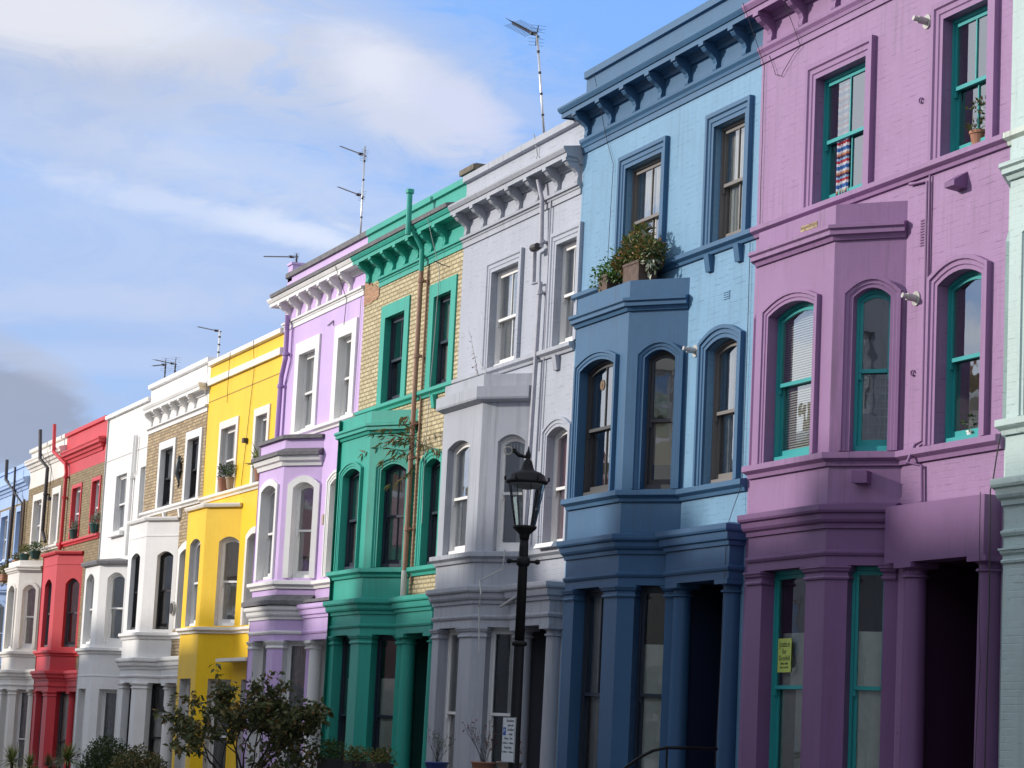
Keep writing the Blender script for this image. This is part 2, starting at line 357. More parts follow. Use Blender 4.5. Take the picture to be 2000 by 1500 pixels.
def curtain_mb(pl, u0, u1, z0, z1, dep, kind):
    m = MB(); w = u1-u0
    def wave(a, b, zl, zh, amp, per, out):
        n = max(6, int((b-a)/per*6)); rows = []
        for i in range(n+1):
            u = a+(b-a)*i/n; rows.append((u, out+amp*math.sin(i/n*(b-a)/per*2*math.pi)+amp*.4*math.sin(i*1.7)))
        for (p, x), (q, y) in zip(rows, rows[1:]): m.face([pl.P(p, x, zl), pl.P(q, y, zl), pl.P(q, y, zh), pl.P(p, x, zh)])
    if kind == 'upper': wave(u0, u1, (z0+z1)/2, z1, .025, .09, -dep)
    if kind == 'strip': wave(u0+w*.22, u0+w*.46, z0, z1, .02, .07, -dep+.03)
    if kind == 'lowblind': m.hexa([pl.P(*q) for z in (z0+(z1-z0)*.18, z0+(z1-z0)*.5) for q in ((u0, -dep, z), (u1, -dep, z), (u1, -dep-.01, z), (u0, -dep-.01, z))])
    if kind == 'net': wave(u0, u1, z0, z1, .012, .06, -dep)
    elif kind == 'lower': wave(u0, u1, z0, (z0+z1)/2, .012, .07, -dep)
    elif kind == 'drapes': wave(u0, u0+w*.34, z0, z1, .025, .09, -dep); wave(u1-w*.34, u1, z0, z1, .025, .09, -dep)
    elif kind == 'left': wave(u0, u0+w*.5, z0, z1, .025, .09, -dep)
    elif kind == 'right': wave(u1-w*.45, u1, z0, z1, .025, .09, -dep)
    elif kind == 'blind':
        z = z0+.02
        while z < z1:
            m.face([pl.P(u0, -dep, z), pl.P(u1, -dep, z), pl.P(u1, -dep-.018, z+.022), pl.P(u0, -dep-.018, z+.022)]); z += .03
    elif kind == 'roller': m.hexa([pl.P(*q) for z in (z0+(z1-z0)*.30, z1) for q in ((u0, -dep, z), (u1, -dep, z), (u1, -dep-.01, z), (u0, -dep-.01, z))])
    elif kind == 'board': m.hexa([pl.P(*q) for z in (z0, z0+(z1-z0)*.74) for q in ((u0, -dep, z), (u1, -dep, z), (u1, -dep-.03, z), (u0, -dep-.03, z))])
    return m
def window(house, pl, o, fm, bars=1, cur=None, curm=None, surround=None, smat=None, cur2=None):
    """double-hung sash window filling opening o: frame mesh with pane, curtain and surround children"""
    u0, u1, z0, z1, d, rise = o['u0'], o['u1'], o['z0'], o['z1'], o['d'], o['rise']
    m = MB(); t = .036; fw = .036
    def bar(a, b, zl, zh, ou, th, mb=m):
        mb.hexa([pl.P(*q) for z in (zl, zh) for q in ((a, ou, z), (b, ou, z), (b, ou-th, z), (a, ou-th, z))])
    def arcbar(a, b, drop, ou, th, off=0.0, mb=m):
        n = 8 if rise > 0 else 1
        for i in range(n):
            p = a+(b-a)*i/n; q = a+(b-a)*(i+1)/n; zp, zq = otop(o, p)-off, otop(o, q)-off
            mb.hexa([pl.P(*w) for w in ((p, ou, zp-drop), (q, ou, zq-drop), (q, ou-th, zq-drop), (p, ou-th, zp-drop), (p, ou, zp), (q, ou, zq), (q, ou-th, zq), (p, ou-th, zp))])
    e = .002; D0 = -d+.03
    zj = otop(o, u0+fw)
    bar(u0+e, u0+fw, z0+e, zj-e, D0, .12); bar(u1-fw, u1-e, z0+e, zj-e, D0, .12); bar(u0+fw, u1-fw, z0+e, z0+.07, D0+.02, .14)
    arcbar(u0+fw, u1-fw, .045, D0, .12, e)
    zm = z0+(z1-z0)*.5; a, b = u0+fw, u1-fw
    US = D0-.025; LS = D0-.065; sh = .035
    zt = lambda u: otop(o, u)-.05
    bar(a, a+t, zm-.02, zt(a+t), US, sh); bar(b-t, b, zm-.02, zt(b-t), US, sh); arcbar(a+t, b-t, .045, US, sh, .05); bar(a+t, b-t, zm-.025, zm+.02, US+.005, sh)
    bar(a, a+t, z0+.07, zm+.015, LS, sh); bar(b-t, b, z0+.07, zm+.015, LS, sh); bar(a+t, b-t, z0+.07, z0+.15, LS, sh); bar(a+t, b-t, zm-.02, zm+.012, LS-.002, sh)
    bar(a-.005, a+.03, zm-.10, zm-.025, US+.004, .03); bar(b-.03, b+.005, zm-.10, zm-.025, US+.004, .03)
    if bars > 1:
        for k in range(1, bars):
            c = a+(b-a)*k/bars; bar(c-.011, c+.011, zm+.02, zt(c)-.04, US-.004, .024); bar(c-.011, c+.011, z0+.15, zm-.02, LS-.004, .024)
    w = m.build('window', fm, house)
    g = MB(); s = asamp(o)
    for p, q in zip(s, s[1:]):
        p, q = max(p, a+.01), min(q, b-.01)
        if q > p: g.face([pl.P(p, US-.018, zm), pl.P(q, US-.018, zm), pl.P(q, US-.018, zt(q)-.02), pl.P(p, US-.018, zt(p)-.02)])
    g.face([pl.P(a+.01, LS-.018, z0+.1), pl.P(b-.01, LS-.018, z0+.1), pl.P(b-.01, LS-.018, zm), pl.P(a+.01, LS-.018, zm)])
    g.build('pane', GLASSG if (z1 < 4.0 and pl.o.y < .01 and house.location.y > -5) else GLASS, w)
    if cur2:
        for k2, m2 in cur2: curtain_mb(pl, u0+.02, u1-.02, z0+.02, z1-.03, d+.07, k2).build('curtain', m2, w)
    if cur: curtain_mb(pl, u0+.02, u1-.02, z0+.02, z1-.03, d+(.09 if cur in ('board', 'blind', 'roller', 'net') else .13), cur).build({'blind': 'blind', 'roller': 'blind', 'board': 'shutter'}.get(cur, 'curtain'), curm, w)
    if surround:
        sw, out = surround; q = MB(); path = [(u0, z0), (u0, otop(o, u0))]+([(u, otop(o, u)) for u in asamp(o)[1:-1]] if rise > 0 else [])+[(u1, otop(o, u1)), (u1, z0)]
        path = [(x, -y) for x, y in path]
        if out > .045: prof = [(-.001, -.01), (-.001, out*.5), (sw*.28, out*.5), (sw*.34, out*.75), (sw*.62, out*.75), (sw*.7, out*1.15), (sw, out*1.15), (sw, -.01)]
        else: prof = [(-.001, -.01), (-.001, out), (sw, out), (sw, -.01)]
        # outward in the wall plane is away from the opening: flip path so that the right-hand side is outside
        q.sweep(path, [(p0, h) for p0, h in prof], 0, lambda x, y, h: pl.P(x, h, -y)); 
        q.build('surround', smat, w)
    return w
def opn(u0, u1, z0, z1, rise=0., d=.16): return dict(u0=u0, u1=u1, z0=z0, z1=z1, rise=rise, d=d)

def bracket_mb(x, y0, z0, z1, P, w=.11):
    m = MB(); h = z1-z0
    prof = [(0, 0), (.035, 0), (.06, .05), (.065, .12), (.05, .3), (.07, .45), (.13, .60), (.2, .70), (.235, .82), (.23, .90), (.25, .90), (.25, 1), (0, 1)]
    pts = [(y0-a*P/.27, z0+b*h) for a, b in prof]
    m.face([(x-w/2, y, z) for y, z in reversed(pts)]); m.face([(x+w/2, y, z) for y, z in pts])
    for (a, b), (c_, d_) in zip(pts, pts[1:]+pts[:1]): m.face([(x-w/2, a, b), (x+w/2, a, b), (x+w/2, c_, d_), (x-w/2, c_, d_)])
    m.box(x-w/2-.015, x+w/2+.015, y0-P*.98, y0-.001, z1-.045, z1+.02)
    return m
CORNICE = lambda P, z: [(0, z-.21), (.04, z-.21), (.05, z-.16), (.08, z-.14), (.10, z-.11), (P*.80, z-.10), (P*.80, z-.125), (P*.84, z-.125), (P*.84, z-.05), (P*.90, z-.05), (P*.97, z-.01), (P, z+.01), (P, z+.04), (.0, z+.09)]
BAND = lambda o, z0, z1: [(0, z0), (o*.35, z0), (o*.45, z0+(z1-z0)*.3), (o*.8, z0+(z1-z0)*.45), (o, z0+(z1-z0)*.55), (o, z1), (0, z1+.015)]
LOWC = lambda P, z: [(0, z-.26), (.03, z-.26), (.035, z-.21), (.07, z-.19), (P*.62, z-.16), (P*.66, z-.10), (P*.92, z-.085), (P, z-.06), (P, z), (0, z+.03)]

XB = [-21.914, -27.762, -33.578, -38.626, -43.929, -49.258, -55.174, -61.035, -65.936, -71.307, -76.699, -82.1]
CREAMC = plain('cream_net_curtain', (.76, .74, .70), .9, 0, 0, .08); GREYC = plain('grey_curtain', (.42, .42, .44), .9, 0, 0, .2)
REDC = plain('deep_red_curtain', (.16, .02, .03), .9, 0, 0, .2); MAUVEC = plain('dusky_red_curtain', (.40, .10, .13), .9, 0, 0, .2)
BLINDM = plain('white_blind', (.70, .70, .68), .6); BOARD = plain('painted_shutter_board', (.74, .80, .74), .7, 0, .1, .06)

def house(i, H):
    """one terraced house in local coordinates: x from -W (left party line) to 0, street side towards -y"""
    Wd = XB[i]-XB[i+1] if i >= 0 else H['W']; x0 = XB[i] if i >= 0 else XB[0]+H['W']
    g = gz(x0-Wd/2)
    T = thing('terraced_house', H['label'], 'house', (x0, 0, g), 'terraced houses in a row')
    M = H['mats']; main, trim, bay, ent = M['wall'], M['trim'], M.get('bay', M['trim']), M.get('ent', M.get('bay', M['trim']))
    xr, xf, xg, xl = H['bay']; D = .57; pf = PL((-Wd, 0), (0, 0)); z = H['z']
    U = lambda x: x+Wd
    FB = PL((xg, -D), (xf, -D)); RC = PL((xf, -D), (xr, 0)); LC = PL((xl, 0), (xg, -D))
    fm = M['sash']; surr = H.get('surr', (.19, .06)); smat = M.get('surr', trim); rise = H.get('rise', .11)
    # ---- main wall
    w2 = [opn(U(a), U(b), z['w2b'], z['w2t'], 0, H.get('d2', .125)) for a, b in H['w2']]
    w1 = [opn(U(a), U(b), z['w1b'], z['w1t'], rise, H.get('d1', .14)) for a, b in H['w1']]
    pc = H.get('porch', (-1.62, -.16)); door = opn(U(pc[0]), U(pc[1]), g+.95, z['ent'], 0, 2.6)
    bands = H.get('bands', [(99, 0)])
    if H.get('porch_shade') is not None: door['rm'] = len(M.get('extra', []))+1  # porch recess gets its own dark colour, with the shade put into it
    mb = MB()
    # wall left of the bay, the porch side and everything above it; behind the bay there is no wall
    wall_panel(mb, pf, 0, U(xl), g-.3, z['bp']-.3, [], bands)
    wall_panel(mb, pf, U(xr), Wd, g-.3, z['bp']-.3, w1+[door], bands, H.get('rmi'))
    wall_panel(mb, pf, 0, Wd, z['bp']-.3, z['pt'], w2, bands, H.get('rmi'))
    e = .004; zt = z['pt']
    mb.face([(-e, 0, g-.3), (-e, 8, g-.3), (-e, 8, zt-.5), (-e, .28, zt-.5), (-e, .28, zt), (-e, 0, zt)], H.get('side', bands[-1][1]))
    mb.face([(-Wd+e, 0, g-.3), (-Wd+e, 0, zt), (-Wd+e, .28, zt), (-Wd+e, .28, zt-.5), (-Wd+e, 8, zt-.5), (-Wd+e, 8, g-.3)], H.get('side', bands[-1][1]))
    mb.face([(-Wd, .28, zt-.5), (0, .28, zt-.5), (0, .28, zt), (-Wd, .28, zt)], bands[-1][1])
    mb.face([(-Wd, 0, zt), (0, 0, zt), (0, .28, zt), (-Wd, .28, zt)], bands[-1][1])
    mb.face([(-Wd, 8, g-.3), (-Wd, 8, zt-.5), (0, 8, zt-.5), (0, 8, g-.3)], bands[-1][1])
    mb.build('wall', [main]+M.get('extra', [])+([H['porch_shade']] if H.get('porch_shade') else []), T)
    r = MB(); r.face([(-Wd, .28, zt-.5), (0, .28, zt-.5), (0, 8, zt-.5), (-Wd, 8, zt-.5)]); r.build('roof', SLATE, T)
    # coping
    c = MB(); cp = H.get('cope', .05); c.sweep([(-Wd, 0), (0, 0)], [(0, zt-.10), (cp, zt-.09), (cp, zt+.015), (-.3, zt+.03), (-.3, zt-.02)]); c.build('coping', M.get('cope', trim), T)
    # dark rooms behind the glass
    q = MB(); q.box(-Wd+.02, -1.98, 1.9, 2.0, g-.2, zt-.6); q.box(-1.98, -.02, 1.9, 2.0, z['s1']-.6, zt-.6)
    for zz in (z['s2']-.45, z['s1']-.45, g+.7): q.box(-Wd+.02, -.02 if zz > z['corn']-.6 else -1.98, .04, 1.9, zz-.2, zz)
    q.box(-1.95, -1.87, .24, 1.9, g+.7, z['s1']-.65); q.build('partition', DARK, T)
    # porch door
    dz0, dz1 = g+.95, z['ent']; q = MB(); dx0, dx1 = pc[0]+.18, pc[1]-.18
    q.box(pc[0], dx0, 2.500, 2.620, dz0, dz1); q.box(dx1, pc[1], 2.500, 2.620, dz0, dz1); q.box(dx0, dx1, 2.500, 2.620, dz0+2.15, dz0+2.25)
    q.box(dx0, dx1, 2.610, 2.630, dz0+2.25, dz1); q.build('door_frame', trim, T)
    q = MB(); q.box(dx0, dx1, 2.550, 2.600, dz0, dz0+2.15)
    for a, b in ((.12, .9), (1.05, 2.0)):
        for p0, p1 in ((dx0+.1, (dx0+dx1)/2-.05), ((dx0+dx1)/2+.05, dx1-.1)): q.box(p0, p1, 2.535, 2.550, dz0+a, dz0+b)
    dd = q.build('door', M.get('door', DARKMETAL), T)
    q = MB(); q.tube([(dx0+.08, 2.55, dz0+1.1), (dx0+.08, 2.49, dz0+1.1)], .03, 10); q.build('handle', ALU, dd)
    # ---- windows of the upper wall
    cu = H.get('cur', {})
    for k, o in enumerate(w2):
        cc = cu.get('w2%d' % k, ('drapes', GREYC)); window(T, pf, o, fm, H.get('bars2', 2), cc[0], cc[1], surr if surr else None, smat, cc[2:])
    for k, o in enumerate(w1):
        cc = cu.get('w1%d' % k, ('drapes', GREYC)); window(T, pf, o, fm, H.get('bars1', 1), cc[0], cc[1], H.get('surr1', surr), smat)
    # ---- bay
    s1b, s1t = H.get('bz', (z['w1b'], z['w1t'])); fl = FB.len; rl = RC.len
    fo, co = H['bo']          # opening limits on front face and on the cant
    go, gc = H['go']
    gzb = g+1.15; gd = H.get('gd', .2)
    OF1 = opn(fo[0]-xg, fo[1]-xg, s1b, s1t, rise, H.get('db', .14)); OC1 = opn(co[0], co[1], s1b, s1t, rise, H.get('db', .14))
    OFG = opn(go[0]-xg, go[1]-xg, gzb, z['ent'], 0, gd); OCG = opn(gc[0], gc[1], gzb, z['ent'], 0, gd)
    mir = lambda o: opn(rl-o['u1'], rl-o['u0'], o['z0'], o['z1'], o['rise'], o['d'])
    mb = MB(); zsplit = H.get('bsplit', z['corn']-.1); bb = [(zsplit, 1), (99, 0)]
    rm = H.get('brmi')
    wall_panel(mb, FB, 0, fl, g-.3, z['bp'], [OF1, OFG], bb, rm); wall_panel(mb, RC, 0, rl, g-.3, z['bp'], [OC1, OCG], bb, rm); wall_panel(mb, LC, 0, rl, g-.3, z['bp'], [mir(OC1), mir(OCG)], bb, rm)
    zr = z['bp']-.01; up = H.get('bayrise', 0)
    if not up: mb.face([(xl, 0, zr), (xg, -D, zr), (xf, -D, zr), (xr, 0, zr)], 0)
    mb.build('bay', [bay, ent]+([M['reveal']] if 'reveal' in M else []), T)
    if up:
        q = MB(); o_ = .1
        q.sweep([(xl, 0), (xg, -D), (xf, -D), (xr, 0)], [(0, zr-.10), (o_, zr-.09), (o_+.02, zr-.02), (o_+.02, zr+.01), (0, zr+.03)])
        ap = [(xg+.35, .0, zr+up), (xf-.35, .0, zr+up)]; o_ = .08
        ba = [(xl-.05, 0, zr+.02), (xg-.03, -D-o_, zr+.02), (xf+.03, -D-o_, zr+.02), (xr+.05, 0, zr+.02)]
        q.face([ba[0], ba[1], ap[0]]); q.face([ba[1], ba[2], ap[1], ap[0]]); q.face([ba[2], ba[3], ap[1]]); q.build('bay_roof', LEAD, T)
    bsur = H.get('bsurr', (.13, .05)); bsm = M.get('bsurr', bay)
    cf = cu.get('bf', ('drapes', GREYC)); cr = cu.get('bc', ('net', GREYC)); gf = cu.get('gf', ('net', CREAMC)); gr = cu.get('gc', ('board', BOARD))
    bsash = M.get('bsash', fm)
    window(T, FB, OF1, bsash, H.get('barsb', 1), cf[0], cf[1], bsur, bsm); window(T, RC, OC1, bsash, H.get('barsc', 1), cr[0], cr[1], bsur, bsm, cr[2:]); window(T, LC, mir(OC1), bsash, 1, None, None, bsur, bsm)
    gs = M.get('gsash', bsash)
    window(T, FB, OFG, gs, H.get('barsg', 1), gf[0], gf[1]); window(T, RC, OCG, gs, 1, gr[0], gr[1]); window(T, LC, mir(OCG), gs, 1, None, None)
    bp = [(xl, 0), (xg, -D), (xf, -D), (xr, 0)]
    # sill band of the first floor: round the bay and on along the wall
    q = MB(); q.sweep(bp+[(-.004, 0)] if H.get('s1wall', True) else bp, BAND(.11, z['s1']-H.get('s1h', .15), z['s1'])); q.build('sill_band', M.get('s1m', bay), T)
    # sill band of the second floor
    if H.get('s2run', True):
        q = MB(); q.sweep([(H.get('s2from', -Wd+.004), 0), (-.004, 0)], BAND(.10, z['s2']-.13, z['s2'])); q.build('sill_band', M.get('s2m', trim), T)
        for xx in H.get('corbels', []):
            q = MB(); q.hexa([(xx-.07, -.001, z['s2']-.36), (xx+.07, -.001, z['s2']-.36), (xx+.07, -.05, z['s2']-.36), (xx-.07, -.05, z['s2']-.36), (xx-.07, -.001, z['s2']-.132), (xx+.07, -.001, z['s2']-.132), (xx+.07, -.09, z['s2']-.132), (xx-.07, -.09, z['s2']-.132)]); q.build('corbel', M.get('s2m', trim), T)
    else:
        for a, b in H['w2']:
            q = MB(); q.box(a-.12, b+.12, -.12, -.001, z['w2b']-.12, z['w2b']-.002); q.build('window_sill', trim, T)
    # bay crown
    k = H.get('crown', 'mould')
    if k == 'mould':
        q = MB(); u = z['uc']; q.sweep(bp, [(0, u-.10), (.03, u-.10), (.05, u-.05), (.09, u-.04), (.09, u+.01), (.12, u+.03), (.12, u+.07), (0, u+.10)]); q.build('bay_cornice', bay, T)
    elif k == 'slab':
        q = MB(); u = z['uc']; q.sweep(bp, [(0, u-.07), (.02, u-.07), (.12, u-.03), (.13, u), (.13, u+.17), (0, u+.19)]); q.build('bay_cornice', bay, T)
    elif k == 'slate':
        q = MB(); u = z['uc']; q.sweep(bp, [(0, u-.22), (.04, u-.22), (.06, u-.14), (.11, u-.12), (.14, u-.03), (0, u-.02)]); q.build('bay_cornice', M['surr'], T)
        q = MB(); q.sweep(bp, [(0, u-.02), (.18, u-.025), (.18, u+.05), (.0, u+.13)]); q.sweep(bp, [(0, z['bp']-.02), (.07, z['bp']-.02), (.07, z['bp']+.05), (-.15, z['bp']+.09)]); q.build('slate_capping', SLATE, T)
    elif k == 'cap':
        q = MB(); q.sweep(bp, [(0, z['bp']-.08), (.07, z['bp']-.07), (.09, z['bp']-.02), (.09, z['bp']+.01), (-.2, z['bp']+.03)]); q.build('bay_capping', M.get('capm', trim), T)
        if 'joint' in z:
            q = MB(); q.sweep(bp, [(0, z['joint']-.012), (.012, z['joint']-.012), (.012, z['joint']+.012), (0, z['joint']+.012)]); q.build('string_course', bay, T)
    # ground floor order: low cornice, architrave, caps
    if H.get('order', True):
        cz = z['corn']; q = MB(); q.sweep(bp, LOWC(.14, cz)); q.sweep(bp, [(0, z['arc']-.02), (.02, z['arc']-.02), (.035, z['arc']+.01), (.035, z['arc']+.03), (0, z['arc']+.05)]); q.build('entablature', M.get('entm', ent), T)
        if H.get('order') == 'slate':
            q = MB(); q.sweep([(xl, 0), (xg, -D), (xf, -D), (xr, 0)], [(0, cz+.03), (.19, cz+.015), (.19, cz+.10), (.02, cz+.22), (0, cz+.22)]); q.box(xr+.1, -.01, -.27, -.005, cz+.052, cz+.11); q.build('slate_capping', SLATE, T)
        zc, ze = z['cap'], z['ent']; hh = ze-zc
        CAP = [(0, zc), (.022, zc), (.028, zc+.02), (.02, zc+.035), (.008, zc+.04), (.008, zc+hh*.45), (.035, zc+hh*.6), (.04, zc+hh*.78), (.055, zc+hh*.8), (.055, ze-.012), (0, ze-.012)]
        a = go[0]; b = go[1]; cpt = lambda u, out=0: RC.P(u, out, 0)[:2]; lpt = lambda u, out=0: LC.P(u, out, 0)[:2]
        q = MB(); q.sweep([(b, -D+.15), (b, -D), (xf, -D), cpt(gc[0]), cpt(gc[0], -.15)], CAP); q.build('capital', M.get('capm2', ent), T)
        q = MB(); q.sweep([lpt(rl-gc[0], -.15), lpt(rl-gc[0]), (xg, -D), (a, -D), (a, -D+.15)], CAP); q.build('capital', M.get('capm2', ent), T)
        if rl-gc[1] > .06:
            q = MB(); q.sweep([cpt(gc[1], -.12), cpt(gc[1]), cpt(rl-.02)], CAP); q.build('capital', M.get('capm2', ent), T)
        # portico
        px0 = H.get('px0', xr+.03); px1 = -.03; py = -.21; pt_ = H.get('ptop', cz)
        q = MB(); q.box(px0, px1, py, -.001, ze+.002, pt_-.02)
        if H.get('pblock'): pass
        else:
            q.sweep([(px0, 0), (px0, py), (px1, py), (px1, 0)], LOWC(.12, pt_+.01)); q.sweep([(px0, 0), (px0, py), (px1, py), (px1, 0)], [(0, z['arc']-.02), (.02, z['arc']-.02), (.03, z['arc']+.01), (.03, z['arc']+.03), (0, z['arc']+.05)])
        q.build('portico', M.get('portico', ent), T)
        for cxx in (H.get('colL', px0+.26), H.get('colR', -.17)):
            q = MB(); cy = -.055; R = .135
            q.lathe(cxx, cy, [(R+.05, g+.95), (R+.05, g+1.05), (R+.02, g+1.10), (R, g+1.14), (R*.99, g+1.8), (R*.9, zc-.01), (R*.9+.03, zc), (R*.9+.03, zc+.02), (R*.9, zc+.035), (R*.9, zc+.07), (R+.01, ze-.075), (R+.03, ze-.06)], 24)
            q.box(cxx-R-.045, cxx+R+.045, cy-R-.045, cy+R+.04, ze-.06, ze-.002); q.build('column', M.get('col', ent), T, True)
            # flat-shade the abacus and rings only where needed: keep edges crisp
            ob = [o for o in T.children if o.name.startswith('column')][-1]; ob.data.set_sharp_from_angle(angle=rad(32))
    if H.get('canopy'):
        zc = H['canopy']; q = MB(); q.box(xr+.02, -.05, -.38, -.002, zc-.07, zc); q.build('porch_canopy', trim, T)
    # steps up to the porch
    q = MB(); n = 6
    for k2 in range(n): q.box(-1.75, -.12, -.25-.28*(n-k2), -.25-.28*(n-k2-1) if k2 < n-1 else -.02, g-.25, g+.15*(k2+1)+.05-.001*k2)
    q.box(-1.6, -.18, -.02, 2.62, g+.90, g+.945); q.build('steps', plain('worn_stone', (.30, .29, .27), .8, 0, .4, .2), T)
    # ---- crown of the main wall
    P = H.get('P', .33); ce = z['ce']; oh = H.get('oh', 0)
    if H.get('cornice', True):
        a = -Wd-oh+(.0 if oh else .003)
        path = ([(-Wd, .25), (-Wd, 0), (-.003, 0)] if oh else ([(-Wd+P+.02, 0), (-.2-P*.3, 0), (-.2-P*.3, .001)] if H.get('ret') else [(-Wd+.003, 0), (-.003, 0)]))
        q = MB(); prof = CORNICE(P, ce) if H.get('cstyle', 'big') == 'big' else [(0, ce-.30), (.03, ce-.30), (.05, ce-.22), (.10, ce-.2), (.12, ce-.13), (P*.86, ce-.10), (P*.9, ce-.03), (P, ce), (P, ce+.04), (0, ce+.10)]
        q.sweep(path, prof); q.build('cornice', M.get('cornm', trim), T)
        if H.get('gutter'):
            q = MB(); q.sweep([(-Wd+.01-oh, 0), (-.003, 0)], [(P-.06, ce+.03), (P+.03, ce+.03), (P+.04, ce+.10), (0, ce+.17)]); q.build('gutter_lead', H['gutter'], T)
    nb = H.get('nb', 7)
    if nb:
        bx = H.get('bx', (-Wd+.16, -.55)); zs = z['str1']
        for k2 in range(nb):
            x = bx[0]+(bx[1]-bx[0])*k2/(nb-1); bracket_mb(x, 0, zs+.005, ce-.125, P*.86).build('cornice_bracket', M.get('brk', trim), T)
    if 'str0' in z:
        q = MB(); a, b = z['str0'], z['str1']
        if H.get('strflat'): q.sweep([(H.get('strfrom', -Wd+.003), 0), (-.003, 0)], [(0, a), (.07, a), (.07, b), (0, b+.01)])
        else: q.sweep([(H.get('strfrom', -Wd+.003), 0), (-.003, 0)], [(0, a), (.025, a), (.025, a+.09), (.04, a+.09), (.05, a+.13), (.08, b-.04), (.085, b), (0, b+.02)])
        q.build('string_course', M.get('strm', trim), T)
    return T
def pipe(T, pts, r, mat, collars=(), name='downpipe', n=10):
    q = MB(); q.tube(pts, r, n)
    for p in collars: q.tube([(p[0], p[1], p[2]-.035), (p[0], p[1], p[2]+.035)], r*1.35, n); q.box(p[0]-r*1.9, p[0]+r*1.9, p[1]+r*.2, -.001 if p[1] < 0 else p[1]+r, p[2]-.012, p[2]+.012)
    return q.build(name, mat, T)
def wire(T, pts, mat=CABLE, r=.0045, name='cable'):
    P = []
    for a, b in zip(pts, pts[1:]):
        for k in range(4): P.append(Vector(a).lerp(Vector(b), k/4)+Vector((random.uniform(-.008, .008), 0, random.uniform(-.008, .008))))
    P.append(Vector(pts[-1])); q = MB(); q.tube(P, r, 5); return q.build(name, mat, T)

# ------------------------------------------------------------------ the houses
ZA = dict(cap=3.58, ent=3.74, arc=3.87, corn=4.42, s1=5.02, w1b=5.04, w1t=6.95, uc=7.60, bp=7.93, s2=8.26, w2b=8.27, w2t=9.89, str0=10.44, str1=10.65, ce=11.15, pt=11.71)
ZB = dict(cap=3.15, ent=3.31, arc=3.45, corn=3.93, s1=4.47, w1b=4.49, w1t=6.32, uc=6.94, bp=7.28, s2=7.56, w2b=7.58, w2t=9.19, str0=9.84, str1=10.01, ce=10.50, pt=11.07)
ZY = dict(cap=2.4, ent=2.59, arc=2.7, corn=3.1, s1=3.70, w1b=3.74, w1t=5.68, uc=6.2, bp=6.40, s2=6.76, w2b=6.78, w2t=8.23, str0=9.37, str1=9.52, ce=9.5, pt=9.92)
ZW = dict(cap=2.38, ent=2.52, arc=2.66, corn=3.10, s1=3.71, w1b=3.79, w1t=5.65, uc=6.2, bp=6.46, joint=6.02, s2=6.80, w2b=6.83, w2t=8.27, str0=8.80, str1=8.95, ce=9.42, pt=10.05)
ZP = dict(cap=2.2, ent=2.38, arc=2.5, corn=2.72, s1=3.43, w1b=3.54, w1t=5.37, uc=5.5, bp=5.68, s2=6.5, w2b=6.50, w2t=8.02, ce=9.6, pt=9.77)
ZR = dict(cap=2.18, ent=2.32, arc=2.46, corn=2.87, s1=3.45, w1b=3.55, w1t=5.46, uc=5.9, bp=6.20, joint=5.85, s2=6.60, w2b=6.66, w2t=8.10, ce=9.20, pt=9.81)
ZC = dict(cap=2.22, ent=2.38, arc=2.5, corn=2.94, s1=3.50, w1b=3.60, w1t=5.50, uc=5.98, bp=6.23, s2=6.62, w2b=6.66, w2t=8.14, ce=9.42, pt=9.82)
ZD = dict(cap=1.95, ent=2.1, arc=2.2, corn=2.6, s1=3.2, w1b=3.25, w1t=5.1, uc=5.5, bp=5.75, s2=6.52, w2b=6.55, w2t=8.0, ce=8.95, pt=9.5)

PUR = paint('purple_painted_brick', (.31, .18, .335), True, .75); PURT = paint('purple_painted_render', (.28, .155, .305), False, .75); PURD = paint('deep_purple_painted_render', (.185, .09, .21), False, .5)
TEAL = plain('teal_sash_paint', (.025, .32, .32), .4, 0, .1)
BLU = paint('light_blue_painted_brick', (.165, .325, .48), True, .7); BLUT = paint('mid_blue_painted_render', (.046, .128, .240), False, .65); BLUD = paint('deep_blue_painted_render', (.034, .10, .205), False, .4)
GRY = paint('pale_grey_painted_brick', (.40, .425, .485), True, .35); GRYT = paint('grey_painted_render', (.39, .41, .455), False, .8)
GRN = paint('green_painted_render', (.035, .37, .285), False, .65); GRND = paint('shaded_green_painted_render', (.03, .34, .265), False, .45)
LIL = paint('lilac_painted_render', (.60, .43, .73), False, .12, .5, uneven=.25); WHT = paint('white_painted_render', (.80, .79, .77), False, .12, uneven=.25)
YEL = paint('yellow_painted_render', (.90, .57, .012), False, .12, uneven=.25); CRM = paint('creamy_white_painted_render', (.78, .74, .68), False, .15, uneven=.25)
REDP = paint('red_painted_render', (.60, .05, .062), False, .12, uneven=.25); PBL = paint('pale_blue_painted_render', (.36, .50, .76), False, .15, uneven=.25)
MNT = paint('pale_mint_painted_brick', (.44, .555, .535), True, .35); MNTT = paint('cream_mint_painted_trim', (.55, .62, .55), False, .8)
BRK1 = brickwork('pale_yellow_stock_brick', (.60, .52, .32), (.47, .39, .22), (.22, .17, .10), .15)
BRK2 = brickwork('mottled_stock_brick', (.52, .40, .23), (.28, .20, .12), (.18, .13, .09), .15)
BRK3 = brickwork('olive_brown_stock_brick', (.33, .25, .13), (.21, .15, .08), (.17, .13, .08), .2)
REV = plain('grey_white_reveal_paint', (.60, .58, .56), .6, 0, .1, .05)
BROWNSASH = plain('bare_brown_sash', (.17, .155, .145), .5); NAVYSASH = plain('dark_navy_sash', (.02, .03, .05), .4); BLACKSASH = plain('black_sash', (.015, .015, .018), .4)

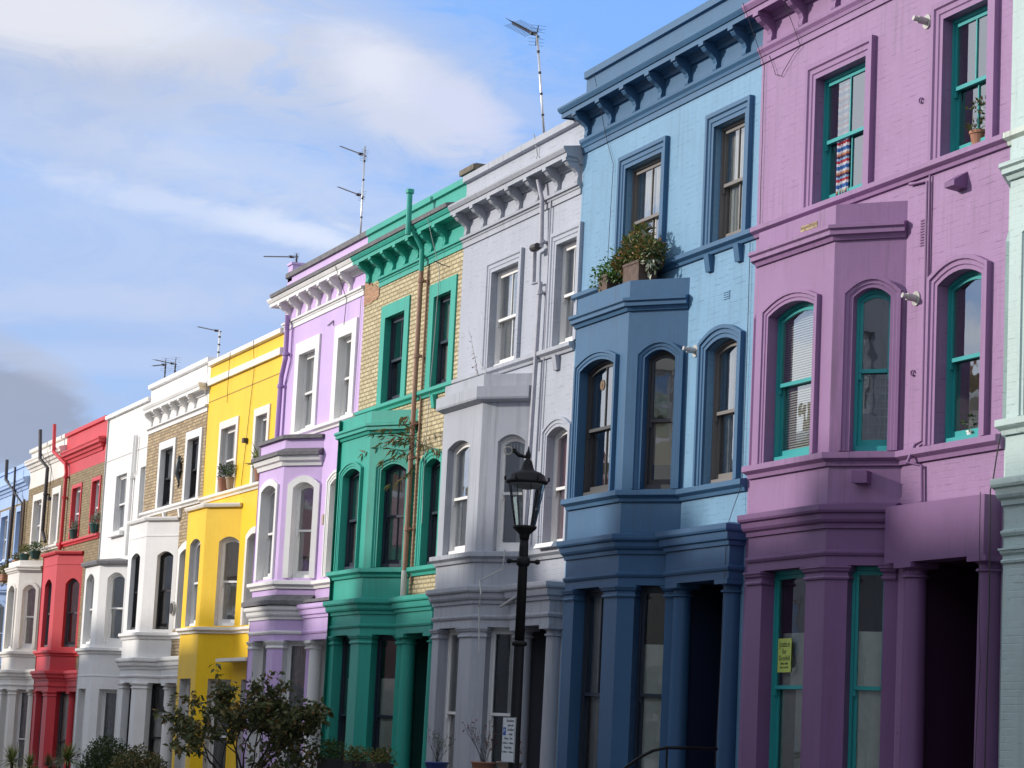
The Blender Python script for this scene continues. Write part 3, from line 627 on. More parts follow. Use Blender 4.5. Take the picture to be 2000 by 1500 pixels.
def std(xr, xf, xg, W):   # bay plan and opening limits from the four corners
    return dict(bay=(xr, xf, xg, max(xg-(xr-xf), -W+.06)))
CUT = PLB = None
mint = house(-1, dict(W=5.5, label='pale mint green house at the right edge, beside the purple house', mats=dict(wall=MNT, trim=MNTT, bay=MNT, ent=MNT, sash=WHITEP), z=ZA, bay=(-2.0, -2.65, -4.6, -5.25),
    w2=[(-4.3, -3.1), (-1.35, -.42)], w1=[(-1.35, -.42)], bo=((-4.2, -3.1), (.26, .70)), go=((-4.15, -3.1), (.26, .66)), oh=0, corbels=[-5.25]))
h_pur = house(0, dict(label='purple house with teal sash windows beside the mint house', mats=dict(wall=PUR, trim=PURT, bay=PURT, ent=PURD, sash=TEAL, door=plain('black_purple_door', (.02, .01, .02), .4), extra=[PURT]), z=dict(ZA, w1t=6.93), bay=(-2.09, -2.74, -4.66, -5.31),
    w2=[(-4.33, -3.10), (-1.37, -.45)], w1=[(-1.36, -.46)], bo=((-4.30, -3.16), (.25, .70)), go=((-4.28, -3.19), (.27, .70)), surr=(.20, .06), surr1=(.16, .06), pblock=True, ptop=4.40, px0=-2.05, colL=-1.62, colR=-.13, porch=(-1.62, -.14),
    porch_shade=plain('aubergine_porch_shade', (.035, .010, .035), .5), bands=[(10.44, 0), (99, 1)], bars2=2, cur=dict(w20=(None, None, ('strip', STRIPE)), w21=('right', CREAMC), bf=('blind', BLINDM), bc=(None, None), w10=('right', CREAMC), gf=('board', BOARD), gc=('board', BOARD)), bx=(-5.55, -.55)))  # aubergine porch recess: deep shade put into the colour
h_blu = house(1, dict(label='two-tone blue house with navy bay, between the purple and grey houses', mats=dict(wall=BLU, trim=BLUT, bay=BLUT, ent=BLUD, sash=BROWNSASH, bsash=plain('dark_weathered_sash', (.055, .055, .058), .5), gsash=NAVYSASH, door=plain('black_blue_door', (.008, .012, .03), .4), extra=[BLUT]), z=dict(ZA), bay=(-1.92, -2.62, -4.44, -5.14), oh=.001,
    w2=[(-4.17, -2.94), (-1.30, -.38)], w1=[(-1.30, -.38)], bo=((-4.20, -3.02), (.28, .74)), go=((-4.10, -3.06), (.26, .72)), surr=(.19, .06), surr1=(.17, .06), porch_shade=plain('navy_porch_shade', (.006, .014, .040), .5), bands=[(10.44, 0), (99, 1)], corbels=[-1.28, -.42], colL=-1.66, colR=-.20,  # navy porch recess is darkened in colour to stand for shade
    cur=dict(w20=('drapes', CREAMC, ('right', CREAMC)), w21=('net', CREAMC), bf=('right', CREAMC), bc=(None, None, ('lowblind', plain('tan_blind', (.52, .36, .17), .8))), w10=('drapes', GREYC), gf=('left', CREAMC), gc=('board', BOARD)), barsb=2, bx=(-5.62, -.42), barsg=2))
h_gry = house(2, dict(label='pale grey house with white sashes, between the blue and green houses', mats=dict(wall=GRY, trim=GRYT, bay=GRYT, ent=GRYT, sash=WHITEP, door=plain('dark_grey_door', (.12, .12, .14), .5), surr=GRY), z=dict(ZB, uc=6.90), bay=(-1.62, -2.26, -4.02, -4.66),
    w2=[(-3.60, -2.42), (-.86, -.06)], w1=[(-.88, -.08)], bo=((-3.76, -2.74), (.30, .78)), go=((-3.72, -2.78), (.26, .74)), surr=(.19, .05), surr1=(.15, .05), bsurr=None, crown='slab', porch_shade=plain('grey_porch_shade', (.10, .10, .125), .6), corbels=[-.62], colL=-1.33, colR=-.15, porch=(-1.42, -.12),  # porch recess grey carries the shade in its colour
    cur=dict(w20=('drapes', CREAMC), w21=('net', GREYC), bf=('net', GREYC), bc=('right', CREAMC), w10=('net', MAUVEC), gf=('drapes', CREAMC), gc=('right', CREAMC)), bx=(-4.85, -.10), cope=.08))
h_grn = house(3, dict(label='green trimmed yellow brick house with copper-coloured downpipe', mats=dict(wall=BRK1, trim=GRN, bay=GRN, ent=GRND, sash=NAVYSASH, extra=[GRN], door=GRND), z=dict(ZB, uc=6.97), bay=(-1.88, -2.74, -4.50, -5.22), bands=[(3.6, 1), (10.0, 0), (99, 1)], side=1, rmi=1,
    w2=[(-3.92, -2.84), (-1.30, -.44)], w1=[(-1.33, -.52)], bo=((-4.16, -3.16), (.30, .86)), go=((-4.18, -3.20), (.28, .84)), surr=(.24, .03), surr1=(.17, .05), porch_shade=plain('green_porch_shade', (.006, .07, .055), .5), strfrom=-4.4, s2from=-5.2, corbels=[-1.0, -4.9],  # porch recess green is darkened to imitate shade
    cur=dict(w20=('right', CREAMC, ('right', CREAMC)), w21=('net', CREAMC), bf=('net', GREYC), bc=('net', GREYC), w10=('net', GREYC), gf=('board', BOARD), gc=('board', BOARD)), bx=(-5.0, -.85), gutter=SLATE, barsb=2, barsc=2, colL=-1.55, colR=-.2))
h_lil = house(4, dict(label='lilac house with crisp white trim and slate cappings, right of the yellow house', mats=dict(wall=LIL, trim=WHT, bay=LIL, ent=LIL, sash=WHITEP, surr=WHT, s1=WHT, s1m=WHT, s2m=WHT, bsurr=WHT, entm=WHT, capm2=WHT, col=WHT, portico=LIL, cope=SLATE, reveal=WHT, extra=[LIL, WHT]), z=dict(ZB, uc=6.97, bp=7.31, w1b=4.53, w1t=6.42, corn=3.98), bay=(-2.05, -2.78, -4.53, -5.24), rmi=2, brmi=2,
    w2=[(-4.02, -2.90), (-1.40, -.55)], w1=[(-1.40, -.50)], bo=((-4.16, -3.14), (.28, .78)), go=((-4.2, -3.2), (.24, .80)), surr=(.26, .04), surr1=(.15, .05), bsurr=(.13, .045), crown='slate', order='slate', oh=.001, gutter=SLATE,
    cur=dict(w20=('net', CREAMC), w21=('net', CREAMC), bf=('net', GREYC), bc=(None, None), w10=('net', CREAMC), gf=('net', GREYC), gc=('net', GREYC)), bx=(-4.95, -.85), s2from=-4.2, colL=-1.6))
h_yel = house(5, dict(label='bright yellow house with white bands, left of the lilac house', mats=dict(wall=YEL, trim=CRM, bay=YEL, ent=YEL, sash=WHITEP, surr=CRM, s1m=CRM, s2m=CRM, extra=[YEL, REV], reveal=REV), z=ZY, bay=(-2.42, -3.26, -4.86, -5.70), rmi=2, brmi=2,
    w2=[(-4.52, -3.28), (-1.68, -.82)], w1=[(-1.72, -.80)], bo=((-4.50, -3.60), (.42, 1.0)), go=((-4.62, -3.66), (.36, 1.0)), surr=(.17, .03), surr1=(.14, .04), bsurr=None, crown='cap', order=False, cornice=False, nb=0, canopy=3.02, cope=.09, strflat=True,
    cur=dict(w20=('drapes', GREYC), w21=('net', GREYC), bf=('net', GREYC), bc=(None, None, ('lower', CREAMC), ('upper', plain('wine_red_curtain', (.22, .03, .04), .9))), w10=('net', GREYC), gf=('net', GREYC), gc=('net', GREYC)), s1h=.13))
h_bwh = house(6, dict(label='stock brick house with white bay, white bracketed cornice and black sashes', mats=dict(wall=BRK2, trim=WHT, bay=WHT, ent=WHT, sash=BLACKSASH, extra=[WHT], reveal=WHT), z=ZW, bay=(-1.98, -2.86, -4.64, -5.52), bands=[(3.0, 1), (8.85, 0), (99, 1)], side=1, rmi=1,
    w2=[(-4.24, -2.98), (-1.60, -.50)], w1=[(-1.6, -.5)], bo=((-4.28, -3.36), (.40, .92)), go=((-4.22, -3.30), (.36, .92)), surr=(.19, .04), bsurr=None, crown='cap', P=.27, ret=True, nb=6, bx=(-5.5, -1.2), strflat=False, cope=.09, corbels=[-3.4, -1.9], gsash=BLACKSASH,
    cur=dict(w20=('roller', GREYC), w21=('roller', GREYC), bf=(None, None), bc=(None, None), w10=('net', GREYC), gf=('board', BOARD), gc=('board', CREAMC)), bars1=1, bars2=1, colL=-1.6))
h_whi = house(7, dict(label='plain white rendered house with lead bay roof, right of the red house', mats=dict(wall=WHT, trim=WHT, bay=WHT, ent=WHT, sash=WHITEP, s1m=WHT), z=ZP, bay=(-1.15, -1.92, -3.72, -4.45),
    w2=[(-3.34, -2.10), (-.58, -.02)], w1=[(-.9, -.2)], bo=((-3.46, -2.50), (.28, .86)), go=((-3.50, -2.60), (.26, .86)), porch=(-1.0, -.1), surr=None, surr1=None, bsurr=None, crown='none', bayrise=.12, order=False, cornice=False, nb=0, s2run=False, cope=.08, rise=.16,
    cur=dict(w20=('net', GREYC), w21=('net', GREYC), bf=('blind', BLINDM), bc=('blind', BLINDM), gf=('net', GREYC), gc=('net', GREYC))))
h_red = house(8, dict(label='red painted bay and parapet on brown brick house, left of white house', mats=dict(wall=BRK3, trim=REDP, bay=REDP, ent=REDP, sash=WHITEP, bsash=plain('dark_grey_sash', (.08, .08, .09), .5), extra=[REDP]), z=ZR, bay=(-1.88, -2.62, -4.60, -5.30), bands=[(2.7, 1), (8.56, 0), (99, 1)], side=1, rmi=1,
    w2=[(-3.94, -2.80), (-1.30, -.35)], w1=[(-1.2, -.35)], bo=((-4.12, -3.14), (.36, .86)), go=((-4.2, -3.2), (.32, .86)), surr=(.10, .03), surr1=(.1, .03), bsurr=None, crown='cap', P=.22, ret=True, cstyle='plain', nb=0, cope=.07, rise=.17,
    cur=dict(w20=('drapes', CREAMC), w21=('drapes', CREAMC), bf=('net', GREYC), bc=(None, None), gf=('net', GREYC), gc=('net', CREAMC)), bars2=1, colR=-.3))
h_crm = house(9, dict(label='cream white bayed house with brown brick above, left of the red house', mats=dict(wall=BRK3, trim=CRM, bay=CRM, ent=CRM, sash=WHITEP, extra=[CRM]), z=ZC, bay=(-2.25, -2.86, -4.72, -5.33), bands=[(2.8, 1), (8.6, 0), (99, 1)], side=1, rmi=1,
    w2=[(-4.22, -3.0), (-1.30, -.42)], w1=[(-1.3, -.4)], bo=((-4.26, -3.2), (.2, .68)), go=((-4.26, -3.2), (.22, .66)), surr=(.20, .04), bsurr=(.10, .04), P=.22, cstyle='plain', nb=0, cope=.08, rise=.16,
    cur=dict(w20=('net', GREYC), w21=('net', CREAMC), bf=('net', CREAMC), bc=('net', GREYC), gf=('net', GREYC), gc=('net', GREYC))))
h_pbl = house(10, dict(label='pale blue topped brick house at the left edge of the row', mats=dict(wall=BRK3, trim=PBL, bay=PBL, ent=PBL, sash=WHITEP, extra=[PBL], portico=PBL), z=ZD, bay=(-2.0, -2.7, -4.5, -5.2), bands=[(2.6, 1), (8.27, 0), (99, 1)], side=1, rmi=1,
    w2=[(-4.3, -3.1), (-1.6, -.66)], w1=[(-1.3, -.5)], bo=((-4.1, -3.1), (.3, .76)), go=((-4.1, -3.1), (.3, .76)), surr=(.18, .04), P=.22, cstyle='plain', nb=0, cope=.05,
    cur=dict()))

# ------------------------------------------------------------------ ground, road, pavements
def strip(y0, y1, dz, name, mat, x0=-400, x1=200):
    q = MB(); xs = [x0, -76.4, -20, x1]
    for a, b in zip(xs, xs[1:]): q.face([(a, y0, gz(a)+dz), (b, y0, gz(b)+dz), (b, y1, gz(b)+dz), (a, y1, gz(a)+dz)])
    return struct(q.build(name, mat))
t = MT('asphalt'); t.l(t.mix(t.ramp(t.noise(t.vec(), 1.5, 6), .3, .7), (.045, .045, .047), (.07, .07, .072)), t.b.inputs['Base Color']); t.b.inputs['Roughness'].default_value = .9; t.bump(t.noise(t.vec(), 90, 3), .5, .01); ASPH = t.m
t = MT('paving'); bt = t.n.new('ShaderNodeTexBrick'); t.l(t.vec(), bt.inputs['Vector']); bt.inputs['Scale'].default_value = 1; bt.inputs['Brick Width'].default_value = .9; bt.inputs['Row Height'].default_value = .6; bt.inputs['Mortar Size'].default_value = .008
bt.inputs['Color1'].default_value = (.28, .27, .25, 1); bt.inputs['Color2'].default_value = (.22, .215, .2, 1); bt.inputs['Mortar'].default_value = (.08, .08, .08, 1); t.l(bt.outputs['Color'], t.b.inputs['Base Color']); t.b.inputs['Roughness'].default_value = .85; PAV = t.m
EARTH = plain('garden_soil', (.06, .045, .03), .95, 0, .5, .3)
q = MB(); xs = [-2500, -76.4, -20, 2500]
for a, b in zip(xs, xs[1:]): q.face([(a, -2500, gz(a)-.30), (b, -2500, gz(b)-.30), (b, 2500, gz(b)-.30), (a, 2500, gz(a)-.30)])
struct(q.build('ground', plain('distant_ground', (.10, .10, .07), .95)))
strip(-12.3, -5.6, -.13, 'road', ASPH); 
def kerbed(ya, yb, yk, name):   # pavement with a kerb step towards the road
    q = MB(); xs = [-400, -76.4, -20, 200]
    for a, b in zip(xs, xs[1:]):
        q.face([(a, ya, gz(a)), (b, ya, gz(b)), (b, yb, gz(b)), (a, yb, gz(a))])
        q.face([(a, yk, gz(a)-.2), (b, yk, gz(b)-.2), (b, yk, gz(b)), (a, yk, gz(a))])
    return struct(q.build(name, PAV))
kerbed(-5.6, -3.2, -5.6, 'pavement'); kerbed(-16.2, -12.3, -12.3, 'pavement'); strip(-3.2, -.0, -.03, 'garden_ground', EARTH, -90, -10)

# ------------------------------------------------------------------ houses across the street (they shade the lower storeys and show in the glass)
OPW = [paint('opposite_%s_render' % n, c_, False, .2) for n, c_ in (('cream', (.62, .57, .46)), ('ivory', (.68, .66, .6)), ('pink', (.60, .38, .36)), ('grey', (.42, .43, .45)))]
def opposite(x, mat, h):
    z = gz(x); T = thing('terraced_house', 'terraced house across the street, behind the viewer', 'house', (x, -18.2, z), 'houses across the street')
    pl = PL((2.75, 0), (-2.75, 0)); q = MB(); ops = []
    for zz, hh in ((1.4, 2.1), (5.0, 2.0), (8.2, 1.6)):
        for a in (.8, 3.2): ops.append(opn(a, a+1.2, z+zz, z+zz+hh, 0, .16))
    wall_panel(q, pl, 0, 5.5, z-.4, z+h, ops, [(99, 0)])
    for xx in (-2.746, 2.746): q.face([(xx, 0, z-.4), (xx, -8, z-.4), (xx, -8, z+h), (xx, 0, z+h)])
    q.face([(-2.75, -8, z-.4), (2.75, -8, z-.4), (2.75, -8, z+h), (-2.75, -8, z+h)]); q.box(-2.74, 2.74, -2.1, -2, z, z+h-.2)
    q.sweep([(2.75, 0), (-2.75, 0)], [(0, z+h-.5), (.06, z+h-.45), (.3, z+h-.3), (.3, z+h-.2), (0, z+h-.1)])
    q.build('wall', mat, T); q = MB(); q.face([(-2.75, 0, z+h), (2.75, 0, z+h), (2.75, -8, z+h), (-2.75, -8, z+h)]); q.build('roof', SLATE, T)
    for o in ops: window(T, pl, o, WHITEP, 2, None, None, (.12, .04), mat)
    q = MB(); q.box(-2.7, -1.5, -3.2, -2.5, z+h-.3, z+h+1.5); ch = q.build('chimney', BRK3, T)
    for k in range(4): q = MB(); q.lathe(-2.5+.27*k, -2.85, [(.11, z+h+1.5), (.09, z+h+1.9)], 10); q.build('chimney_pot', TERRA, ch)
    return T
OP_H = [11.6, 11.6, 11.8, 11.5]
protos = [opposite(0-5.5*k, OPW[k], OP_H[k]) for k in range(4)]
def dup(o, parent=None):
    c_ = o.copy(); COL.objects.link(c_); c_.parent = parent
    for ch in o.children: dup(ch, c_)
    return c_
for k in range(4, 20):
    x = -5.5*k; d = dup(protos[(k*3+k//4) % 4]); d.location = (x, -18.2, gz(x))

# ------------------------------------------------------------------ pipes, vents, cables and other pieces fixed to the houses
def lx(i, X): return X-XB[i]
COPPER = plain('brown_painted_pipe', (.34, .185, .125), .5, 0, .2, .1)
# purple
pipe(h_pur, [(-2.0, -.03, 8.10), (-1.62, -.03, 8.06), (-1.60, -.03, 5.10), (-1.72, -.05, 5.07), (-1.72, -.14, 4.86), (-1.58, -.04, 4.82), (-1.56, -.04, 4.42)], .022, PURT, name='waste_pipe')
pipe(h_pur, [(-1.57, -.03, 8.12), (-1.56, -.03, 5.02)], .014, PURT, name='waste_pipe')
def flue(T, x, z, mat=ALU, pl=None):
    q = MB(); q.tube([(x, .02, z), (x, -.018, z)], .085, 14); q.tube([(x, -.02, z), (x, -.13, z+.01)], .042, 12); q.tube([(x, -.125, z+.01), (x, -.19, z+.02)], .03, 12); q.build('flue', mat, T, True).data.set_sharp_from_angle(angle=rad(35))
WFL = plain('stained_white_plastic', (.45, .44, .41), .5, 0, .2, .2)
flue(h_pur, -1.75, 9.96, WFL); flue(h_pur, -1.84, 6.75, WFL); flue(h_blu, -1.65, 6.88, WFL)
def hood(T, x, y, z, mat, w=.2):
    q = MB(); q.hexa([(x-w/2, y, z-.07), (x+w/2, y, z-.07), (x+w/2, y-.17, z-.05), (x-w/2, y-.17, z-.05), (x-w/2, y, z+.12), (x+w/2, y, z+.12), (x+w/2, y-.17, z+.01), (x-w/2, y-.17, z+.01)]); q.build('vent_hood', mat, T)
hood(h_pur, -.93, -.001, 7.90, PURD)
RCp = PL((-2.74, -.57), (-2.09, 0)); q = MB(); q.hexa([RCp.P(*a) for z in (4.66, 4.80) for a in ((.34, 0, z), (.52, 0, z), (.52, .17, z), (.34, .17, z))]); q.build('vent_hood', PURD, h_pur)
def airbrick(T, x, z, w, h, mat):
    q = MB(); n = max(3, int(h/.03))
    for k in range(n): q.box(x-w/2, x+w/2, -.012, -.001, z-h/2+h*k/n, z-h/2+h*(k+.55)/n)
    q.build('air_brick', mat, T)
airbrick(h_pur, -1.72, 7.50, .13, .32, PURD); airbrick(h_blu, -.78, 7.52, .18, .12, BLU); airbrick(h_yel, -2.9, 6.1, .3, .2, YEL)
for xx, zz in ((-1.83, 9.05), (-1.86, 5.9)):
    q = MB(); q.tube([(xx+.03*math.cos(a), -.02, zz+.03*math.sin(a)) for a in [k*.8 for k in range(8)]], .01, 6); q.build('wire_hook', PURD, h_pur)
wire(h_pur, [(-5.75, -.36, 11.2), (-5.72, -.03, 10.4), (-5.70, -.03, 8.3), (-5.72, -.03, 5.2)]); wire(h_pur, [(-4.9, -.34, 11.3), (-4.75, -.03, 10.42), (-4.95, -.03, 10.35), (-5.25, -.03, 10.15), (-5.4, -.03, 10.2), (-5.6, -.03, 10.5)])
wire(h_blu, [(-4.75, -.34, 11.4), (-4.85, -.03, 10.4), (-4.60, -.03, 10.05), (-4.58, -.07, 8.3)]); wire(h_blu, [(-.1, -.03, 8.1), (-.09, -.03, 5.0), (-.10, -.22, 4.4), (-.09, -.24, 3.2), (-.16, -.24, 1.4)])
wire(h_pur, [(-.03, -.26, 4.4), (-.05, -.24, 3.4), (.0, -.24, 2.6), (-.08, -.24, 1.3)]); wire(mint, [(-5.42, -.10, 5.0), (-5.40, -.22, 4.4), (-5.42, -.2, 3.2), (-5.44, -.2, 1.3)], CABLE, .008)
q = MB(); q.box(-3.35, -2.95, -.698, -.69, 7.69, 7.76); q.build('exposed_brick', BRK2, h_pur)
# poster in the ground-floor window of the purple bay
FBp = PL((-4.66, -.57), (-2.74, -.57)); q = MB(); yb = -.57+.2+.10
px0_, pz0 = -3.86, 2.58
# blue and grey pipes
pg = plain('grey_painted_pipe', (.40, .40, .45), .5, 0, .2, .1)
gx = lambda X: lx(2, X)
pipe(h_gry, [(gx(-35.05), -.13, 10.32), (gx(-34.92), -.10, 9.98), (gx(-34.86), -.10, 9.22), (gx(-35.16), -.09, 9.20), (gx(-35.14), -.09, 8.68), (gx(-34.86), -.09, 8.66), (gx(-34.9), -.09, 7.3), (gx(-35.0), -.10, 4.6)], .037, pg, [(gx(-34.86), -.10, 9.3), (gx(-34.86), -.09, 8.5)])
q = MB(); q.tube([(gx(-34.86), -.16, 9.22), (gx(-35.05), -.17, 9.22)], .06, 10); q.build('pipe_joint', CABLE, h_gry)
pipe(h_gry, [(gx(-34.70), -.04, 10.0), (gx(-34.68), -.04, 7.6), (gx(-34.72), -.04, 6.0)], .014, pg, name='waste_pipe')
wire(h_gry, [(gx(-35.4), -.1, 11.15), (gx(-35.4), -.02, 10.8), (gx(-35.2), -.12, 10.7)], PALECABLE, .01); wire(h_gry, [(gx(-37.2), -.15, 7.7), (gx(-36.3), -.12, 6.9)], PALECABLE, .008)
wire(h_gry, [(-1.7, -.3, 4.5), (-1.75, -.3, 4.2), (-1.95, -.6, 4.0), (-1.8, -.62, 3.8), (-1.9, -.6, 3.6), (-1.85, -.6, 3.2), (-1.8, -.6, 2.9)], PALECABLE, .012)
q = MB(); q.tube([(-1.75, -.30, 3.62), (-1.3, -.27, 3.74), (-1.05, -.235, 3.80)], .022, 8); q.build('cable_conduit', PALECABLE, h_gry)
q = MB(); q.hexa([(-.75, -.02, 4.47), (-.05, -.02, 4.47), (-.05, -.22, 4.47), (-.75, -.22, 4.47), (-.75, -.02, 4.56), (-.05, -.02, 4.56), (-.05, -.18, 4.54), (-.75, -.18, 4.54)]); q.build('window_sill', WHITEP, h_gry)
q = MB(); q.box(gx(-34.1)-.1, gx(-34.1)+.1, -.09, -.001, 8.1, 8.0); 
# green pipe
gg = lambda X: lx(3, X)
pipe(h_grn, [(gg(-40.42), -.40, 10.35), (gg(-40.44), -.40, 11.12)], .05, GRN, name='vent_pipe'); q = MB(); q.tube([(gg(-40.44), -.40, 11.1), (gg(-40.44), -.40, 11.17)], .075, 12); q.build('vent_cap', GRN, h_grn)
pipe(h_grn, [(gg(-40.44), -.33, 10.5), (gg(-40.40), -.13, 10.12), (gg(-40.40), -.12, 9.72)], .046, GRN); pipe(h_grn, [(gg(-40.40), -.12, 9.72), (gg(-40.42), -.12, 4.42)], .044, COPPER, [(gg(-40.4), -.12, z_) for z_ in (9.55, 8.2, 7.0, 6.4, 5.15)])
pipe(h_grn, [(gg(-40.28), -.04, 9.72), (gg(-40.30), -.04, 4.2)], .016, COPPER, name='waste_pipe'); pipe(h_grn, [(gg(-40.42), -.12, 4.42), (gg(-40.43), -.12, 3.96)], .054, plain('whitish_pipe', (.6, .6, .55), .5))
q = MB(); jag = [(-5.29, 9.60), (-5.1, 9.62), (-4.9, 9.60), (-4.72, 9.64), (-4.55, 9.63), (-4.40, 9.70), (-4.41, 9.84), (-4.55, 9.87), (-4.62, 9.93), (-4.78, 9.90), (-4.9, 10.02), (-5.0, 9.97), (-5.08, 10.08), (-5.2, 10.03), (-5.29, 10.1)]; q.face([(a, -.014, b) for a, b in jag]); q.build('exposed_brick', brickwork('raw_orange_brick', (.48, .24, .13), (.35, .17, .09), (.4, .3, .2), .2), h_grn)
wire(h_grn, [(-.95, -.35, 10.5), (-.98, -.06, 9.6), (-1.15, -.06, 7.6), (-1.25, -.06, 6.2), (-1.15, -.08, 5.2)], PALECABLE, .007); q = MB(); q.tube([(-1.0, -.0, 9.72), (-.75, -.25, 9.72)], .01, 6); q.build('cable_bracket', CABLE, h_grn)
# lilac pipe
pl_ = lambda X: lx(4, X)
LP = paint('lilac_pipe_paint', (.40, .26, .52), False, .1)
pipe(h_lil, [(pl_(-48.60), -.14, 10.1), (pl_(-48.72), -.10, 9.8), (pl_(-48.70), -.10, 9.2), (pl_(-48.92), -.10, 8.85), (pl_(-48.95), -.10, 8.6), (pl_(-48.98), -.10, 7.3), (pl_(-49.0), -.1, 4.2)], .052, LP, [(pl_(-48.7), -.10, 9.3), (pl_(-48.95), -.10, 8.65)]); pipe(h_lil, [(pl_(-48.55), -.03, 9.9), (pl_(-48.55), -.03, 9.1), (pl_(-48.85), -.03, 8.7), (pl_(-48.85), -.03, 7.3)], .016, LP, name='waste_pipe')
wire(h_lil, [(-.9, -.34, 10.5), (-1.0, -.04, 9.9), (-1.02, -.06, 9.4)], CABLE, .007); wire(h_lil, [(-.12, -.03, 9.8), (-.2, -.03, 7.7), (-.3, -.03, 7.3)], PALECABLE, .008); q = MB(); q.tube([(-2.2, -.02, 9.55), (-1.85, -.02, 9.60), (-1.82, -.02, 9.5)], .01, 6); q.build('wire_hook', CABLE, h_lil)
q = MB(); q.box(-1.72, -1.62, -.06, -.001, 5.55, 5.75); q.build('alarm_box', plain('buff_plastic', (.45, .36, .28), .5), h_lil)
q = MB(); q.box(-5.31, -5.0, .0, .6, 10.9, 11.25); q.box(-5.33, -4.98, -.03, .63, 11.25, 11.30); q.build('parapet_end', [LIL], h_lil)
# yellow cables
wire(h_yel, [(-5.85, -.10, 9.9), (-5.9, -.08, 9.4), (-5.88, -.02, 8.8), (-5.87, -.02, 7.8), (-5.80, -.02, 6.8)]); wire(h_yel, [(-3.9, -.10, 9.9), (-4.0, -.08, 9.4), (-4.2, -.02, 8.8)], CABLE, .006); wire(h_yel, [(-2.0, -.10, 9.92), (-2.1, -.02, 9.3), (-2.4, -.02, 7.6), (-2.6, -.02, 6.6)], CABLE, .006)
q = MB(); q.sweep([(-5.9, 0), (-.01, 0)], [(0, 8.98), (.008, 8.98), (.008, 9.0), (0, 9.0)]); q.build('string_course', plain('yellow_shadow_line', (.35, .22, .02), .6), h_yel)  # thin strip marks the render joint, its shadow put into the dark colour
q = MB(); q.box(-2.45, -2.30, -.10, -.001, 7.72, 7.82); q.build('camera_bracket', CABLE, h_yel)
# brick and white house: lizard sculpture, alarm disc
t_ = h_bwh; q = MB(); lxx = -2.20
q.tube([(lxx+.02, -.06, 7.95), (lxx, -.07, 7.83), (lxx+.03, -.07, 7.68), (lxx-.02, -.07, 7.5), (lxx+.05, -.06, 7.36), (lxx+.10, -.05, 7.25), (lxx+.02, -.05, 7.17), (lxx-.05, -.05, 7.25)], [.03, .05, .075, .07, .035, .022, .015, .008], 10)
for sx_, zz in ((1, 7.78), (-1, 7.74), (1, 7.52), (-1, 7.48)): q.tube([(lxx, -.06, zz), (lxx+sx_*.12, -.06, zz+.04), (lxx+sx_*.2, -.05, zz+.10)], [.025, .018, .012], 6)
lz = q.build('wall_sculpture', plain('dark_bronze', (.05, .06, .065), .4, .5), None, True); lz.location = (XB[6], 0, 0); lz.data.materials[0] = lz.data.materials[0]; tag(lz, 'dark lizard sculpture crawling up the brick wall between two windows', 'sculpture')
q = MB(); q.tube([(-1.80, -.001, 4.28), (-1.80, -.10, 4.28)], .17, 20); q.build('alarm_box', WFL, t_); q = MB(); q.tube([(-1.80, -.10, 4.28), (-1.80, -.12, 4.28)], .13, 20); q.build('alarm_cover', CABLE, t_)
# white, red, cream, pale blue pipes
wp = lambda X: lx(7, X)
pipe(h_whi, [(wp(-62.2), -.07, 8.9), (wp(-62.25), -.07, 7.85), (wp(-62.3), -.07, 5.8)], .045, WHT, [(wp(-62.25), -.07, 7.8)]); pipe(h_whi, [(wp(-62.0), -.07, 8.9), (wp(-62.05), -.07, 7.9)], .03, WHT, name='waste_pipe')
wire(h_whi, [(-4.7, -.02, 9.7), (-4.72, -.02, 5.8)], PALECABLE, .02); q = MB(); q.sweep([(-4.89, 0), (-.01, 0)], [(0, 8.5), (.01, 8.5), (.01, 8.52), (0, 8.52)]); q.build('string_course', plain('white_shadow_line', (.5, .48, .45), .6), h_whi)  # strip along the render joint, coloured darker for the joint's shadow
q = MB(); q.sweep([(-4.45, 0), (-3.72, -.57), (-1.92, -.57), (-1.15, 0)], [(0, 2.70), (.012, 2.70), (.012, 2.73), (0, 2.73)]); q.build('string_course', WHT, h_whi)
rp = lambda X: lx(8, X)
pipe(h_red, [(rp(-71.95), -.28, 10.15), (rp(-71.75), -.28, 9.32), (rp(-70.75), -.10, 8.88), (rp(-70.60), -.10, 8.6), (rp(-70.62), -.10, 6.6), (rp(-70.7), -.1, 6.4)], .055, REDP, [(rp(-70.6), -.1, 8.5), (rp(-70.62), -.1, 7.9)])
cp_ = lambda X: lx(9, X)
pipe(h_crm, [(cp_(-74.1), -.28, 10.2), (cp_(-73.8), -.28, 9.3), (cp_(-73.4), -.11, 9.0), (cp_(-73.45), -.11, 7.1), (cp_(-72.9), -.11, 6.75)], .055, CABLE, [(cp_(-73.4), -.11, 8.2)]); wire(h_crm, [(-1.5, -.28, 9.5), (-1.4, -.04, 8.6), (-1.5, -.04, 6.7)])
q = MB(); q.box(-1.78, -1.6, -.12, -.001, 8.0, 8.1); q.build('vent_hood', CABLE, h_crm)
bp_ = lambda X: lx(10, X)
pipe(h_pbl, [(bp_(-79.4), -.28, 9.75), (bp_(-79.3), -.28, 9.1), (bp_(-78.6), -.11, 8.7), (bp_(-78.8), -.11, 6.2)], .055, CABLE); pipe(h_pbl, [(bp_(-78.0), -.25, 9.4), (bp_(-77.9), -.25, 8.6), (bp_(-77.2), -.09, 8.2), (bp_(-77.1), -.09, 6.3)], .035, CABLE); pipe(h_pbl, [(-.25, -.09, 8.3), (-.3, -.09, 6.2)], .03, plain('brown_pipe', (.10, .06, .04), .6)); pipe(h_pbl, [(-.12, -.09, 8.3), (-.14, -.09, 6.2)], .03, plain('brown_pipe', (.10, .06, .04), .6))
